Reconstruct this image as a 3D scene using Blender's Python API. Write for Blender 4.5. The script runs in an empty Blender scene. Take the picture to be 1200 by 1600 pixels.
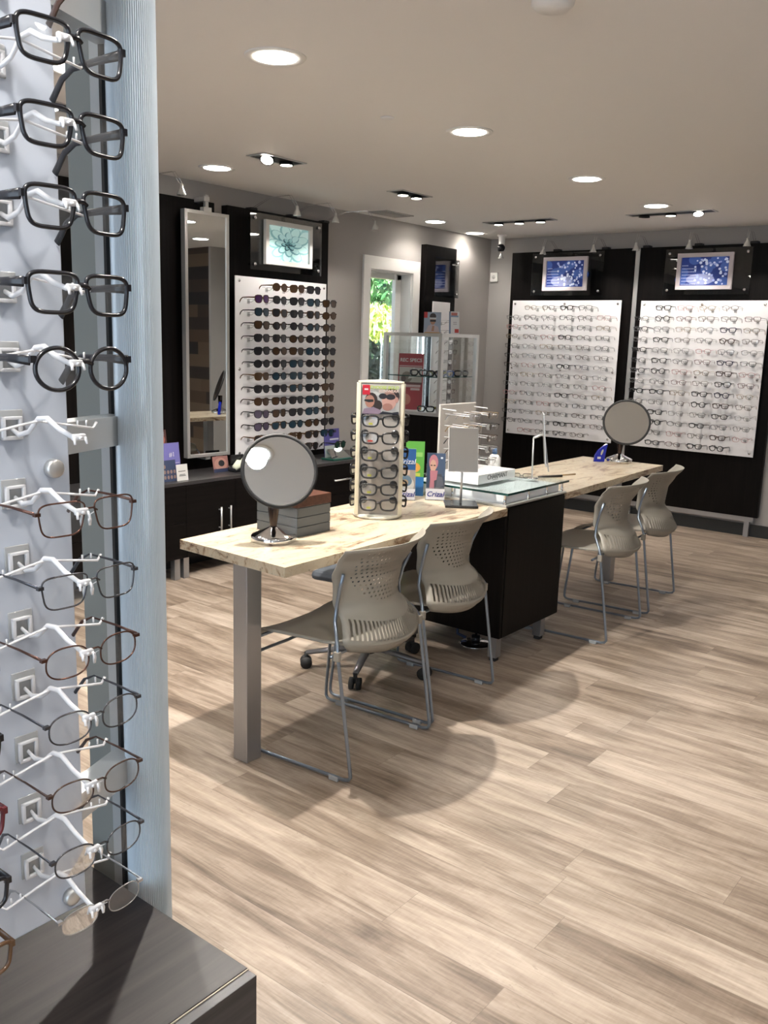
import bpy, bmesh, math, random
from mathutils import Vector, Matrix, Euler
random.seed(7)
PI = math.pi
S = bpy.context.scene
COL = S.collection

# ------------------------------------------------------------------ camera
yaw, pitch, roll, fpx = -0.66444, 0.19209, -0.029625, 1392.57
f = Vector((math.sin(yaw)*math.cos(pitch), math.cos(yaw)*math.cos(pitch), -math.sin(pitch)))
r = Vector((math.cos(yaw), -math.sin(yaw), 0)); d = f.cross(r)
r2 = math.cos(roll)*r + math.sin(roll)*d; d2 = -math.sin(roll)*r + math.cos(roll)*d
cam = bpy.data.cameras.new('camera'); cam.sensor_fit = 'VERTICAL'; cam.sensor_height = 36
cam.lens = fpx*36/1600; cam.clip_start = 0.05; cam.clip_end = 100
co = bpy.data.objects.new('camera', cam); COL.objects.link(co)
M3 = Matrix((r2, -d2, -f)).transposed()
co.matrix_world = Matrix.Translation((0, 0, 1.5)) @ M3.to_4x4()
S.camera = co

# ------------------------------------------------------------------ exposure, world, lights
S.view_settings.view_transform = 'Standard'; S.view_settings.look = 'None'
S.view_settings.gamma = 1; S.view_settings.use_curve_mapping = False
S.view_settings.exposure = 0.9
W = bpy.data.worlds.new('world'); S.world = W; W.use_nodes = True
bg = W.node_tree.nodes['Background']; bg.inputs[0].default_value = (0.72, 0.86, 1.0, 1); bg.inputs[1].default_value = 1.1

CZ = 2.448      # ceiling height
XW = -4.66      # left wall
YW = 7.469      # far wall
XR, YF = 2.3, -2.3
WARM = (1.0, 0.935, 0.865)
def spot(name, loc, power, size=150, blend=0.6, rad=0.05, target=None, col=WARM):
    l = bpy.data.lights.new(name, 'SPOT'); l.energy = power; l.spot_size = math.radians(size); l.spot_blend = blend
    l.shadow_soft_size = rad; l.color = col
    o = bpy.data.objects.new(name, l); COL.objects.link(o); o.location = loc
    if target is not None:
        o.rotation_euler = (Vector(target)-Vector(loc)).to_track_quat('-Z', 'Y').to_euler()
    return o
def area(name, loc, rot, sx, sy, power, col):
    l = bpy.data.lights.new(name, 'AREA'); l.shape = 'RECTANGLE'; l.size = sx; l.size_y = sy; l.energy = power; l.color = col
    o = bpy.data.objects.new(name, l); COL.objects.link(o); o.location = loc; o.rotation_euler = rot
    return o
P_DOWN = 26
DOWN = [(-2.386, 2.36), (-2.424, 3.65), (-2.49, 5.0), (-2.53, 6.15), (-4.184, 3.67), (-4.40, 6.18), (-4.53, 6.98)]
DOWN_OUT = [(-2.4, 1.05), (-2.4, -0.3), (-0.75, 1.35), (-0.75, 0.1), (0.9, 1.3), (0.9, 3.6), (-1.37, 5.88), (0.9, -0.3), (-0.75, -1.3)]
for k, (x, y) in enumerate(DOWN):
    pw = [130, 26, 26, 24, 5, 6, 4][k]
    spot('downlight_lamp', (x, y, CZ-0.03), pw, 145, 0.5, 0.025)
for (x, y), pw in zip(DOWN_OUT, (2, 8, 22, 48, 11, 12, 8, 20, 14)):
    spot('downlight_lamp', (x, y, CZ-0.03), pw, 150, 0.6, 0.06)
spot('downlight_lamp', (-3.13, 2.06, CZ-0.03), 70, 145, 0.5, 0.015)  # added lamp, unseen behind the column, casts the round mirror's floor shadow
spot('tray_lamp', (-3.69, 2.37, CZ-0.03), 8, 130, 0.5, 0.03)
# daylight through the shop front window behind the camera
area('shop_window_daylight', (-0.3, YF+0.02, 1.35), (math.radians(90), 0, 0), 4.2, 1.9, 26, (0.66, 0.82, 1.0))
# daylight outside the small window on the left wall
sun = bpy.data.lights.new('sun', 'SUN'); sun.energy = 30.0; sun.angle = 0.05; sun.color = (1, .96, .88)
so = bpy.data.objects.new('sun', sun); COL.objects.link(so); so.rotation_euler = (math.radians(38), math.radians(10), math.radians(75))

# ------------------------------------------------------------------ node / material helpers
def mat(name, col=(.5,.5,.5), rough=0.5, metal=0.0, spec=0.5, emit=None, estr=0.0, alpha=None, coat=0.0):
    m = bpy.data.materials.new(name); m.use_nodes = True
    b = m.node_tree.nodes['Principled BSDF']
    b.inputs['Base Color'].default_value = (*col, 1); b.inputs['Roughness'].default_value = rough
    b.inputs['Metallic'].default_value = metal; b.inputs['Specular IOR Level'].default_value = spec
    b.inputs['Coat Weight'].default_value = coat
    if emit: b.inputs['Emission Color'].default_value = (*emit, 1); b.inputs['Emission Strength'].default_value = estr
    m.diffuse_color = (*col, 1)
    return m
class NT:
    def __init__(s, m): s.m = m; s.t = m.node_tree; s.b = s.t.nodes.get('Principled BSDF')
    def n(s, typ, **kw):
        nd = s.t.nodes.new(typ)
        for k, v in kw.items():
            if k == 'ins':
                for i, val in v.items():
                    if isinstance(val, bpy.types.NodeSocket): s.t.links.new(val, nd.inputs[i])
                    else: nd.inputs[i].default_value = val
            else: setattr(nd, k, v)
        return nd
    def l(s, a, b): s.t.links.new(a, b)
    def math(s, op, a, b=None, c=None):
        nd = s.t.nodes.new('ShaderNodeMath'); nd.operation = op
        for i, v in enumerate((a, b, c)):
            if v is None: continue
            if isinstance(v, bpy.types.NodeSocket): s.t.links.new(v, nd.inputs[i])
            else: nd.inputs[i].default_value = v
        return nd.outputs[0]
    def ramp(s, fac, stops):
        nd = s.t.nodes.new('ShaderNodeValToRGB'); s.t.links.new(fac, nd.inputs[0])
        el = nd.color_ramp.elements
        while len(el) < len(stops): el.new(0.5)
        for e, (p, c) in zip(el, stops): e.position = p; e.color = (*c, 1) if len(c) == 3 else c
        return nd.outputs[0]
def clear(name, tint=(1,1,1), refl=0.10, haze=0.0, hazecol=(.9,.92,.93), rough=0.02, fres=0.8):
    """thin clear glass / acrylic: mostly transparent with a glossy skin, optionally a little milky"""
    m = bpy.data.materials.new(name); m.use_nodes = True; t = m.node_tree; t.nodes.clear()
    out = t.nodes.new('ShaderNodeOutputMaterial'); tr = t.nodes.new('ShaderNodeBsdfTransparent'); tr.inputs[0].default_value = (*tint, 1)
    gl = t.nodes.new('ShaderNodeBsdfGlossy'); gl.inputs['Roughness'].default_value = rough
    lw = t.nodes.new('ShaderNodeLayerWeight'); lw.inputs[0].default_value = 0.35
    mu = t.nodes.new('ShaderNodeMath'); mu.operation = 'MULTIPLY_ADD'; t.links.new(lw.outputs['Fresnel'], mu.inputs[0])
    mu.inputs[1].default_value = fres; mu.inputs[2].default_value = refl*0.3; mu.use_clamp = True
    mx = t.nodes.new('ShaderNodeMixShader'); t.links.new(mu.outputs[0], mx.inputs[0]); t.links.new(tr.outputs[0], mx.inputs[1]); t.links.new(gl.outputs[0], mx.inputs[2])
    last = mx
    if haze > 0:
        df = t.nodes.new('ShaderNodeBsdfPrincipled'); df.inputs['Base Color'].default_value = (*hazecol, 1); df.inputs['Roughness'].default_value = 0.3
        m2 = t.nodes.new('ShaderNodeMixShader'); m2.inputs[0].default_value = haze
        t.links.new(mx.outputs[0], m2.inputs[1]); t.links.new(df.outputs[0], m2.inputs[2]); last = m2
    t.links.new(last.outputs[0], out.inputs[0]); return m

# ---- floor: vinyl planks running along x
def floor_mat():
    m = mat('vinyl_plank', rough=0.42); N = NT(m)
    g = N.n('ShaderNodeNewGeometry'); sp = N.n('ShaderNodeSeparateXYZ', ins={0: g.outputs['Position']})
    X, Y = sp.outputs[0], sp.outputs[1]
    w, L = 0.168, 1.22
    row = N.math('FLOOR', N.math('DIVIDE', N.math('SUBTRACT', Y, 1.66-10*w), w))
    wr = N.n('ShaderNodeTexWhiteNoise', noise_dimensions='1D', ins={'W': row})
    xo = N.math('ADD', N.math('DIVIDE', X, L), N.math('MULTIPLY', wr.outputs[0], 7.3))
    colm = N.math('FLOOR', xo)
    cv = N.n('ShaderNodeCombineXYZ', ins={0: row, 1: colm})
    wn = N.n('ShaderNodeTexWhiteNoise', noise_dimensions='2D', ins={'Vector': cv.outputs[0]})
    rnd = wn.outputs[0]
    # per-plank shifted coordinates
    sh = N.n('ShaderNodeCombineXYZ', ins={0: N.math('ADD', X, N.math('MULTIPLY', rnd, 37.0)), 1: N.math('ADD', Y, N.math('MULTIPLY', rnd, 11.0)), 2: 0.0})
    mp = N.n('ShaderNodeMapping', ins={0: sh.outputs[0], 'Scale': (1.3, 9.0, 1)})
    n1 = N.n('ShaderNodeTexNoise', ins={'Vector': mp.outputs[0], 'Scale': 1.6, 'Detail': 7.0, 'Roughness': 0.62, 'Distortion': 0.6})
    mp2 = N.n('ShaderNodeMapping', ins={0: sh.outputs[0], 'Scale': (4.0, 60.0, 1)})
    n2 = N.n('ShaderNodeTexNoise', ins={'Vector': mp2.outputs[0], 'Scale': 2.0, 'Detail': 4.0, 'Roughness': 0.6})
    mp3 = N.n('ShaderNodeMapping', ins={0: sh.outputs[0], 'Scale': (130.0, 9.0, 1)})
    n3 = N.n('ShaderNodeTexNoise', ins={'Vector': mp3.outputs[0], 'Scale': 1.0, 'Detail': 2.0})
    # cathedral cracks
    mp4 = N.n('ShaderNodeMapping', ins={0: sh.outputs[0], 'Scale': (5.0, 20.0, 1)})
    n4 = N.n('ShaderNodeTexNoise', ins={'Vector': mp4.outputs[0], 'Scale': 2.2, 'Detail': 8.0, 'Roughness': 0.75, 'Distortion': 1.5})
    fac = N.math('ADD', N.math('MULTIPLY', n1.outputs[0], 0.72), N.math('MULTIPLY', n2.outputs[0], 0.22))
    fac = N.math('ADD', fac, N.math('MULTIPLY', N.math('SUBTRACT', rnd, 0.5), 0.15))
    fac = N.math('ADD', fac, N.math('MULTIPLY', N.math('SUBTRACT', n3.outputs[0], 0.5), 0.05))
    fac = N.math('ADD', fac, 0.025)
    c = N.ramp(fac, [(0.30, (.12, .086, .062)), (0.42, (.235, .178, .132)), (0.52, (.355, .282, .220)), (0.66, (.52, .437, .355)), (0.8, (.64, .56, .48))])
    ck = N.ramp(n4.outputs[0], [(0.60, (0, 0, 0)), (0.66, (1, 1, 1)), (0.70, (0, 0, 0))])
    mx = N.n('ShaderNodeMixRGB', ins={0: N.math('MULTIPLY', ck, 0.55), 1: c, 2: (.16, .12, .09, 1)})
    # seams
    fy = N.math('FRACT', N.math('DIVIDE', N.math('SUBTRACT', Y, 1.66-10*w), w))
    fx = N.math('FRACT', xo)
    s1 = N.math('LESS_THAN', fy, 0.010); s2 = N.math('LESS_THAN', fx, 0.0013)
    sm = N.math('MULTIPLY', N.math('MAXIMUM', s1, s2), 0.55)
    mx2 = N.n('ShaderNodeMixRGB', ins={0: sm, 1: mx.outputs[0], 2: (.12, .09, .07, 1)})
    N.l(mx2.outputs[0], N.b.inputs['Base Color'])
    bp = N.n('ShaderNodeBump', ins={'Strength': 0.12, 'Distance': 0.004, 'Height': n2.outputs[0]})
    N.l(bp.outputs[0], N.b.inputs['Normal'])
    N.l(N.math('ADD', N.math('MULTIPLY', n1.outputs[0], 0.2), 0.36), N.b.inputs['Roughness'])
    return m
def grain(name, c1, c2, rough, axis='z', scale=1.0, spec=0.4):
    m = mat(name, c1, rough, spec=spec); N = NT(m)
    tc = N.n('ShaderNodeTexCoord')
    sc = {'z': (45, 45, 2.0), 'x': (2.0, 45, 45), 'y': (45, 2.0, 45)}[axis]
    mp = N.n('ShaderNodeMapping', ins={0: tc.outputs['Object'], 'Scale': tuple(v*scale for v in sc)})
    n = N.n('ShaderNodeTexNoise', ins={'Vector': mp.outputs[0], 'Scale': 1.0, 'Detail': 5.0, 'Roughness': 0.6, 'Distortion': 0.3})
    c = N.ramp(n.outputs[0], [(0.32, c1), (0.68, c2)]); N.l(c, N.b.inputs['Base Color'])
    bp = N.n('ShaderNodeBump', ins={'Strength': 0.15, 'Distance': 0.001, 'Height': n.outputs[0]}); N.l(bp.outputs[0], N.b.inputs['Normal'])
    return m
def granite():
    m = mat('granite_laminate', rough=0.28, spec=0.5); N = NT(m)
    g = N.n('ShaderNodeNewGeometry')
    mp = N.n('ShaderNodeMapping', ins={0: g.outputs['Position'], 'Rotation': (0, 0, 0.35), 'Scale': (5.5, 1.7, 5.5)})
    n1 = N.n('ShaderNodeTexNoise', ins={'Vector': mp.outputs[0], 'Scale': 2.2, 'Detail': 10.0, 'Roughness': 0.68, 'Distortion': 1.3})
    n2 = N.n('ShaderNodeTexNoise', ins={'Vector': g.outputs['Position'], 'Scale': 55.0, 'Detail': 3.0, 'Roughness': 0.7})
    c1 = N.ramp(n1.outputs[0], [(0.31, (.07, .035, .02)), (0.40, (.26, .16, .09)), (0.46, (.50, .41, .29)), (0.58, (.56, .49, .365)), (0.68, (.33, .29, .225)), (0.78, (.48, .42, .33))])
    sp = N.ramp(n2.outputs[0], [(0.34, (1, 1, 1)), (0.42, (0, 0, 0))])
    zone = N.ramp(n1.outputs[0], [(0.40, (1, 1, 1)), (0.54, (.22, .22, .22))])
    mx = N.n('ShaderNodeMixRGB', ins={0: N.math('MULTIPLY', N.math('MULTIPLY', sp, zone), 0.9), 1: c1, 2: (.05, .035, .03, 1)})
    N.l(mx.outputs[0], N.b.inputs['Base Color']); return m
def speckle(name, c, rough, amt=0.03, sc=400):
    m = mat(name, c, rough); N = NT(m); g = N.n('ShaderNodeTexCoord')
    n = N.n('ShaderNodeTexNoise', ins={'Vector': g.outputs['Object'], 'Scale': sc, 'Detail': 2.0})
    bp = N.n('ShaderNodeBump', ins={'Strength': amt*3, 'Distance': 0.001, 'Height': n.outputs[0]}); N.l(bp.outputs[0], N.b.inputs['Normal'])
    return m
def brushed(name, c, rough=0.35, axis='z'):
    m = mat(name, c, rough, metal=0.9); N = NT(m); tc = N.n('ShaderNodeTexCoord')
    sc = {'z': (300, 300, 3), 'x': (3, 300, 300)}[axis]
    mp = N.n('ShaderNodeMapping', ins={0: tc.outputs['Object'], 'Scale': sc})
    n = N.n('ShaderNodeTexNoise', ins={'Vector': mp.outputs[0], 'Scale': 1.0, 'Detail': 2.0})
    N.l(N.math('ADD', N.math('MULTIPLY', n.outputs[0], 0.15), rough-0.07), N.b.inputs['Roughness']); return m

M = {}
M['floor'] = floor_mat()
M['ceiling'] = speckle('ceiling_paint', (.82, .805, .785), 0.8)
M['wall'] = speckle('greige_wall_paint', (.36, .342, .325), 0.7)
M['trim'] = mat('white_trim_paint', (.80, .79, .76), 0.35)
M['base'] = mat('black_vinyl_base', (.018, .02, .021), 0.45)
M['dark'] = grain('espresso_laminate', (.0022, .0018, .0018), (.0062, .0046, .0042), 0.45, 'z', spec=0.12)
M['darkx'] = grain('espresso_laminate_level', (.0022, .0018, .0018), (.0060, .0046, .0044), 0.45, 'y', spec=0.12)
M['counter'] = grain('dark_counter_laminate', (.025, .024, .026), (.045, .042, .042), 0.33, 'y')
M['cabtop'] = grain('walnut_grey_laminate', (.010, .008, .008), (.034, .027, .025), 0.42, 'y', 0.8, spec=.22)
M['granite'] = granite()
M['steel'] = brushed('brushed_steel', (.42, .43, .45), 0.38)
M['alu'] = mat('satin_aluminium', (.60, .60, .59), 0.35, metal=0.75)
M['chrome'] = mat('chrome', (.78, .78, .79), 0.08, metal=1)
M['mirror'] = mat('mirror_glass', (.80, .84, .86), 0.0, metal=1)
M['chair'] = speckle('taupe_plastic', (.285, .265, .225), 0.42)
M['tube'] = mat('blue_grey_chrome_tube', (.27, .32, .39), 0.28, metal=0.85)
M['white'] = mat('white_plastic', (.80, .79, .77), 0.4)
M['board'] = mat('white_display_board', (.80, .79, .80), 0.6)
M['cream'] = mat('cream_plastic', (.66, .61, .47), 0.4)
M['black'] = mat('black_plastic', (.012, .012, .014), 0.25)
M['blackm'] = mat('matte_black', (.015, .015, .016), 0.6)
M['rubber'] = mat('rubber', (.02, .02, .02), 0.7)
M['clear'] = clear('clear_acrylic', (.97, .98, .98), 0.08, 0.04)
M['peg'] = clear('frosted_clear_peg', (.93, .94, .94), 0.2, 0.28)
M['pegwhite'] = clear('milky_peg', (.95, .96, .97), 0.15, 0.55, (.80, .81, .84))
M['glass'] = clear('glass_pane', (.98, .99, .985), 0.04, 0.0, fres=.25)
M['greenglass'] = clear('desk_glass', (.95, .985, .975), 0.15, 0.0, (.80, .88, .86), fres=.22)
M['glassedge'] = mat('dark_green_glass_edge', (.012, .05, .045), 0.12)
M['lensclear'] = clear('demo_lens', (.95, .96, .96), 0.12, 0.05)
M['lensfar'] = clear('far_demo_lens', (.99, .99, .99), .05, 0)
M['pegfar'] = clear('far_clear_peg', (.97, .97, .97), .15, .15, (.95, .95, .95))
M['sheet'] = clear('thin_clear_sheet', (.97, .98, .98), .03, 0)
M['bulb'] = mat('lamp_glow', (1, 1, 1), 0.5, emit=(1, .93, .82), estr=14)
M['mrbulb'] = mat('halogen_glow', (1, 1, 1), 0.5, emit=(1, .93, .80), estr=5)
M['bulboff'] = mat('halogen_reflector', (.75, .75, .72), 0.15, metal=.6)
M['acrylicpanel'] = None

# ------------------------------------------------------------------ mesh builder
class MB:
    def __init__(s): s.v = []; s.f = []; s.m = []; s.cur = 0; s.sm = []; s.smooth = False
    def add(s, vs, fs, smooth=None):
        o = len(s.v); s.v += [tuple(v) for v in vs]
        for q in fs: s.f.append(tuple(i+o for i in q)); s.m.append(s.cur); s.sm.append(s.smooth if smooth is None else smooth)
    def box(s, a, b, bev=0.0):
        x0, y0, z0 = a; x1, y1, z1 = b
        if x0 > x1: x0, x1 = x1, x0
        if y0 > y1: y0, y1 = y1, y0
        if z0 > z1: z0, z1 = z1, z0
        if bev <= 0:
            s.add([(x0,y0,z0),(x1,y0,z0),(x1,y1,z0),(x0,y1,z0),(x0,y0,z1),(x1,y0,z1),(x1,y1,z1),(x0,y1,z1)],
                  [(0,3,2,1),(4,5,6,7),(0,1,5,4),(1,2,6,5),(2,3,7,6),(3,0,4,7)], False)
        else:
            bm = bmesh.new(); bmesh.ops.create_cube(bm, size=1)
            for v in bm.verts: v.co = Vector(((x0+x1)/2+v.co.x*(x1-x0), (y0+y1)/2+v.co.y*(y1-y0), (z0+z1)/2+v.co.z*(z1-z0)))
            bmesh.ops.bevel(bm, geom=bm.edges[:], offset=min(bev, .45*min(x1-x0, y1-y0, z1-z0)), segments=2, affect='EDGES', profile=0.5)
            bm.verts.index_update(); s.add([v.co for v in bm.verts], [[v.index for v in q.verts] for q in bm.faces], False); bm.free()
    def tube(s, path, ra, rb=None, n=8, closed=False, ref=(0,0,1), cap=True):
        P = [Vector(p) for p in path]; K = len(P); ref = Vector(ref)
        ra = ra if isinstance(ra, (list, tuple)) else [ra]*K
        rb = ra if rb is None else (rb if isinstance(rb, (list, tuple)) else [rb]*K)
        vs = []; last = None
        for i in range(K):
            if closed: t = P[(i+1) % K]-P[i-1]
            else: t = P[min(i+1, K-1)]-P[max(i-1, 0)]
            if t.length < 1e-9: t = Vector((0,0,1))
            t.normalize(); sd = t.cross(ref)
            if sd.length < 0.15:
                sd = last - t*last.dot(t) if last is not None else t.cross(Vector((1, 0.01, 0)))
            sd.normalize()
            if last is not None and sd.dot(last) < 0 and not closed: sd = -sd
            last = sd; nn = sd.cross(t)
            for k in range(n):
                a = 2*PI*(k+.5)/n; vs.append(P[i]+nn*(ra[i]*math.sin(a))+sd*(rb[i]*math.cos(a)))
        fs = []
        for i in range(K if closed else K-1):
            j = (i+1) % K
            for k in range(n): fs.append((i*n+k, i*n+(k+1) % n, j*n+(k+1) % n, j*n+k))
        if cap and not closed: fs.append(tuple(range(n))[::-1]); fs.append(tuple((K-1)*n+k for k in range(n)))
        s.add(vs, fs, n > 4)
    def cyl(s, a, b, ra, rb=None, n=24): s.tube([a, b], [ra, ra if rb is None else rb], n=n)
    def lathe(s, prof, c=(0,0,0), n=32, axis='z'):
        vs = []
        for rr, z in prof:
            for k in range(n):
                a = 2*PI*k/n; p = (rr*math.cos(a), rr*math.sin(a), z)
                if axis == 'y': p = (p[0], p[2], p[1])
                if axis == 'x': p = (p[2], p[0], p[1])
                vs.append((c[0]+p[0], c[1]+p[1], c[2]+p[2]))
        fs = []
        for i in range(len(prof)-1):
            for k in range(n): fs.append((i*n+k, i*n+(k+1) % n, (i+1)*n+(k+1) % n, (i+1)*n+k))
        fs.append(tuple(range(n))[::-1]); fs.append(tuple((len(prof)-1)*n+k for k in range(n)))
        s.add(vs, fs, True)
    def poly(s, pts, flip=False): s.add(pts, [tuple(range(len(pts)))[::-1] if flip else tuple(range(len(pts)))], False)
    def prism(s, outline, z0, z1):     # outline of (x,y), ccw
        n = len(outline); vs = [(x, y, z0) for x, y in outline]+[(x, y, z1) for x, y in outline]
        fs = [tuple(range(n))[::-1], tuple(range(n, 2*n))]+[(i, (i+1) % n, n+(i+1) % n, n+i) for i in range(n)]
        s.add(vs, fs, False)
    def mesh(s, name, mats):
        me = bpy.data.meshes.new(name); me.from_pydata(s.v, [], s.f)
        for m in (mats if isinstance(mats, (list, tuple)) else [mats]): me.materials.append(m)
        me.polygons.foreach_set('material_index', s.m); me.polygons.foreach_set('use_smooth', s.sm)
        me.update(); return me
    def obj(s, name, mats, parent=None):
        o = bpy.data.objects.new(name, s.mesh(name, mats)); COL.objects.link(o)
        if parent is not None: o.parent = parent
        return o
def thing(name, label, cat, loc=(0,0,0), rotz=0, group=None):
    o = bpy.data.objects.new(name, None); o.empty_display_size = .05; COL.objects.link(o); o.location = loc; o.rotation_euler = (0, 0, rotz)
    o['label'] = label; o['category'] = cat
    if group: o['group'] = group
    return o
def tag(o, label, cat, group=None, kind=None):
    o['label'] = label; o['category'] = cat
    if group: o['group'] = group
    if kind: o['kind'] = kind
    return o
def struct(o): o['kind'] = 'structure'; return o
def place(o, parent=None, name=None):
    c = o.copy(); COL.objects.link(c); c.parent = parent
    if name: c.name = name
    return c
def tree_copy(root, loc, rotz, label, group=None):
    def rec(o, p):
        c = o.copy(); COL.objects.link(c); c.parent = p
        for ch in o.children: rec(ch, c)
        return c
    c = rec(root, None); c.location = loc; c.rotation_euler = (0, 0, rotz); c['label'] = label
    if group: c['group'] = group
    return c
def text_mesh(txt, size, extr=0.0004, shear=0.0, bold=0.0):
    cu = bpy.data.curves.new('lettering', 'FONT'); cu.body = txt; cu.size = size; cu.extrude = extr; cu.align_x = 'CENTER'; cu.align_y = 'CENTER'; cu.shear = shear; cu.offset = bold
    o = bpy.data.objects.new('lettering', cu); COL.objects.link(o)
    bpy.context.view_layer.update()
    me = bpy.data.meshes.new_from_object(o.evaluated_get(bpy.context.evaluated_depsgraph_get()))
    bpy.data.objects.remove(o); return me
def text(txt, size, material, parent, loc, rot, name='lettering', **kw):
    me = text_mesh(txt, size, **kw); me.materials.clear(); me.materials.append(material)
    o = bpy.data.objects.new(name, me); COL.objects.link(o); o.parent = parent; o.location = loc; o.rotation_euler = rot
    return o
_cm = {}
def flat(col, rough=0.5, emit=0.0):
    if not emit: col = tuple(c*.68 for c in col)
    k = (tuple(round(c, 3) for c in col), rough, emit)
    if k not in _cm: _cm[k] = mat('printed_colour', col, rough, emit=col if emit else None, estr=emit)
    return _cm[k]
def picture(name, parent, w, h, bgc, shapes, thick=0.002, emit=0.0, loc=(0,0,0), rotz=0.0, tilt=0.0):
    """a printed card in the local XZ plane facing -Y, origin bottom centre; shapes = [(colour, [(u,v)...])] in 0..1"""
    b = MB(); cols = [flat(bgc, .4, emit)]; b.box((-w/2, 0, 0), (w/2, thick, h))
    idx = {}
    for i, (c, pts) in enumerate(shapes):
        if c not in idx: idx[c] = len(cols); cols.append(flat(c, .4, emit))
        b.cur = idx[c]; y = -0.0002-0.00004*i
        b.poly([(-w/2+u*w, y, v*h) for u, v in pts])
    o = b.obj(name, cols, parent); o.location = loc; o.rotation_euler = (tilt, 0, rotz); return o
def ell(cx, cy, rx, ry, n=14, rot=0.0, ang0=0, ang1=2*PI):
    ps = []
    for k in range(n):
        a = ang0+(ang1-ang0)*k/(n if abs(ang1-ang0-2*PI) < 1e-6 else n-1)
        x, y = rx*math.cos(a), ry*math.sin(a); ps.append((cx+x*math.cos(rot)-y*math.sin(rot), cy+x*math.sin(rot)+y*math.cos(rot)))
    return ps
def rect(u0, v0, u1, v1): return [(u0, v0), (u1, v0), (u1, v1), (u0, v1)]

# ================================================================== THE SETTING
b = MB(); b.box((XW-.25, YF-.2, -.05), (XR+.2, YW+.2, 0)); struct(b.obj('floor', M['floor']))
b = MB(); b.box((XW-.25, YF-.2, CZ), (XR+.2, YW+.2, CZ+.08)); struct(b.obj('ceiling', M['ceiling']))
WY0, WY1, WZ0, WZ1 = 5.667, 6.235, 0.95, 2.045
b = MB(); b.box((XW-.2, YF, 0), (XW, WY0, CZ)); b.box((XW-.2, WY1, 0), (XW, YW+.2, CZ)); b.box((XW-.2, WY0, 0), (XW, WY1, WZ0)); b.box((XW-.2, WY0, WZ1), (XW, WY1, CZ))
struct(b.obj('wall_left', M['wall']))
b = MB(); b.box((XW, YW, 0), (XR+.2, YW+.2, CZ)); struct(b.obj('wall_back', M['wall']))
b = MB(); b.box((-.77, 6.40, 0), (-.73, YW, CZ)); struct(b.obj('wall_return', M['wall']))
def plankwall():
    m = mat('reclaimed_wood_planks', rough=0.6); N = NT(m); g = N.n('ShaderNodeNewGeometry'); sp = N.n('ShaderNodeSeparateXYZ', ins={0: g.outputs['Position']})
    row = N.math('FLOOR', N.math('DIVIDE', sp.outputs[2], 0.14)); wr = N.n('ShaderNodeTexWhiteNoise', noise_dimensions='1D', ins={'W': row})
    cl = N.math('FLOOR', N.math('ADD', N.math('DIVIDE', sp.outputs[0], 0.9), N.math('MULTIPLY', wr.outputs[0], 5)))
    wn = N.n('ShaderNodeTexWhiteNoise', noise_dimensions='2D', ins={'Vector': N.n('ShaderNodeCombineXYZ', ins={0: row, 1: cl}).outputs[0]})
    N.l(N.ramp(wn.outputs[0], [(0, (.008, .006, .005)), (.4, (.03, .018, .012)), (.7, (.08, .045, .025)), (1, (.13, .09, .055))]), N.b.inputs['Base Color']); return m
b = MB(); b.box((-.73, 6.40, 0), (XR, 6.46, CZ)); struct(b.obj('wall_plank', plankwall()))
b = MB(); b.box((XR, YF, 0), (XR+.2, YW+.2, CZ)); struct(b.obj('wall_right', M['wall']))
b = MB(); b.box((XW, YF-.2, 0), (-2.45, YF, CZ)); b.box((1.85, YF-.2, 0), (XR, YF, CZ)); b.box((-2.45, YF-.2, 0), (1.85, YF, .35)); b.box((-2.45, YF-.2, 2.32), (1.85, YF, CZ)); struct(b.obj('wall_front', M['wall']))
fr = MB()
for x in (-2.45, -1.05, .4, 1.80): fr.box((x, YF-.14, .35), (x+.05, YF-.06, 2.32))
fr.box((-2.45, YF-.14, .35), (1.85, YF-.06, .40)); fr.box((-2.45, YF-.14, 2.27), (1.85, YF-.06, 2.32)); w2 = struct(fr.obj('window_2', M['trim']))
# baseboards
b = MB(); b.box((XW+.001, YW-.012, 0), (-.77, YW, .10)); struct(b.obj('baseboard_back', M['base']))
b = MB(); b.box((XW, 5.42, 0), (XW+.012, YW-.012, .10)); struct(b.obj('baseboard_left', M['base']))
# window 1
b = MB(); t = .085
b.box((XW, WY0-t, WZ0-t), (XW+.018, WY0, WZ1+.10)); b.box((XW, WY1, WZ0-t), (XW+.018, WY1+t+.01, WZ1+.10)); b.box((XW, WY0, WZ1), (XW+.018, WY1, WZ1+.10)); b.box((XW, WY0-.0, WZ0-t), (XW+.018, WY1, WZ0))
wi = struct(b.obj('window_1', M['trim']))
b = MB(); X0 = XW-.12
b.box((X0, WY0, WZ0), (XW, WY0+.012, WZ1)); b.box((X0, WY1-.012, WZ0), (XW, WY1, WZ1)); b.box((X0, WY0, WZ1-.012), (XW, WY1, WZ1)); b.box((X0, WY0, WZ0), (XW+.01, WY1, WZ0+.015)); b.obj('window_reveal', M['trim'], wi)
b = MB(); q = .045
for (a0, a1, z0, z1) in ((WY0+.012, WY0+.012+q, WZ0, WZ1), (WY1-.03-q, WY1-.012, WZ0, WZ1), (WY0, WY1, WZ1-q-.012, WZ1-.012), (WY0, WY1, WZ0, WZ0+q)):
    b.box((X0-.03, a0, z0), (X0+.02, a1, z1), .004)
b.box((X0-.0, WY1-.11, WZ0), (X0+.035, WY1-.09, WZ1)); b.obj('window_frame', M['trim'], wi)
b = MB(); b.box((X0-.008, WY0+.05, WZ0+.04), (X0-.004, WY1-.06, WZ1-.05)); b.obj('window_glass', M['glass'], wi)

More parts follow.
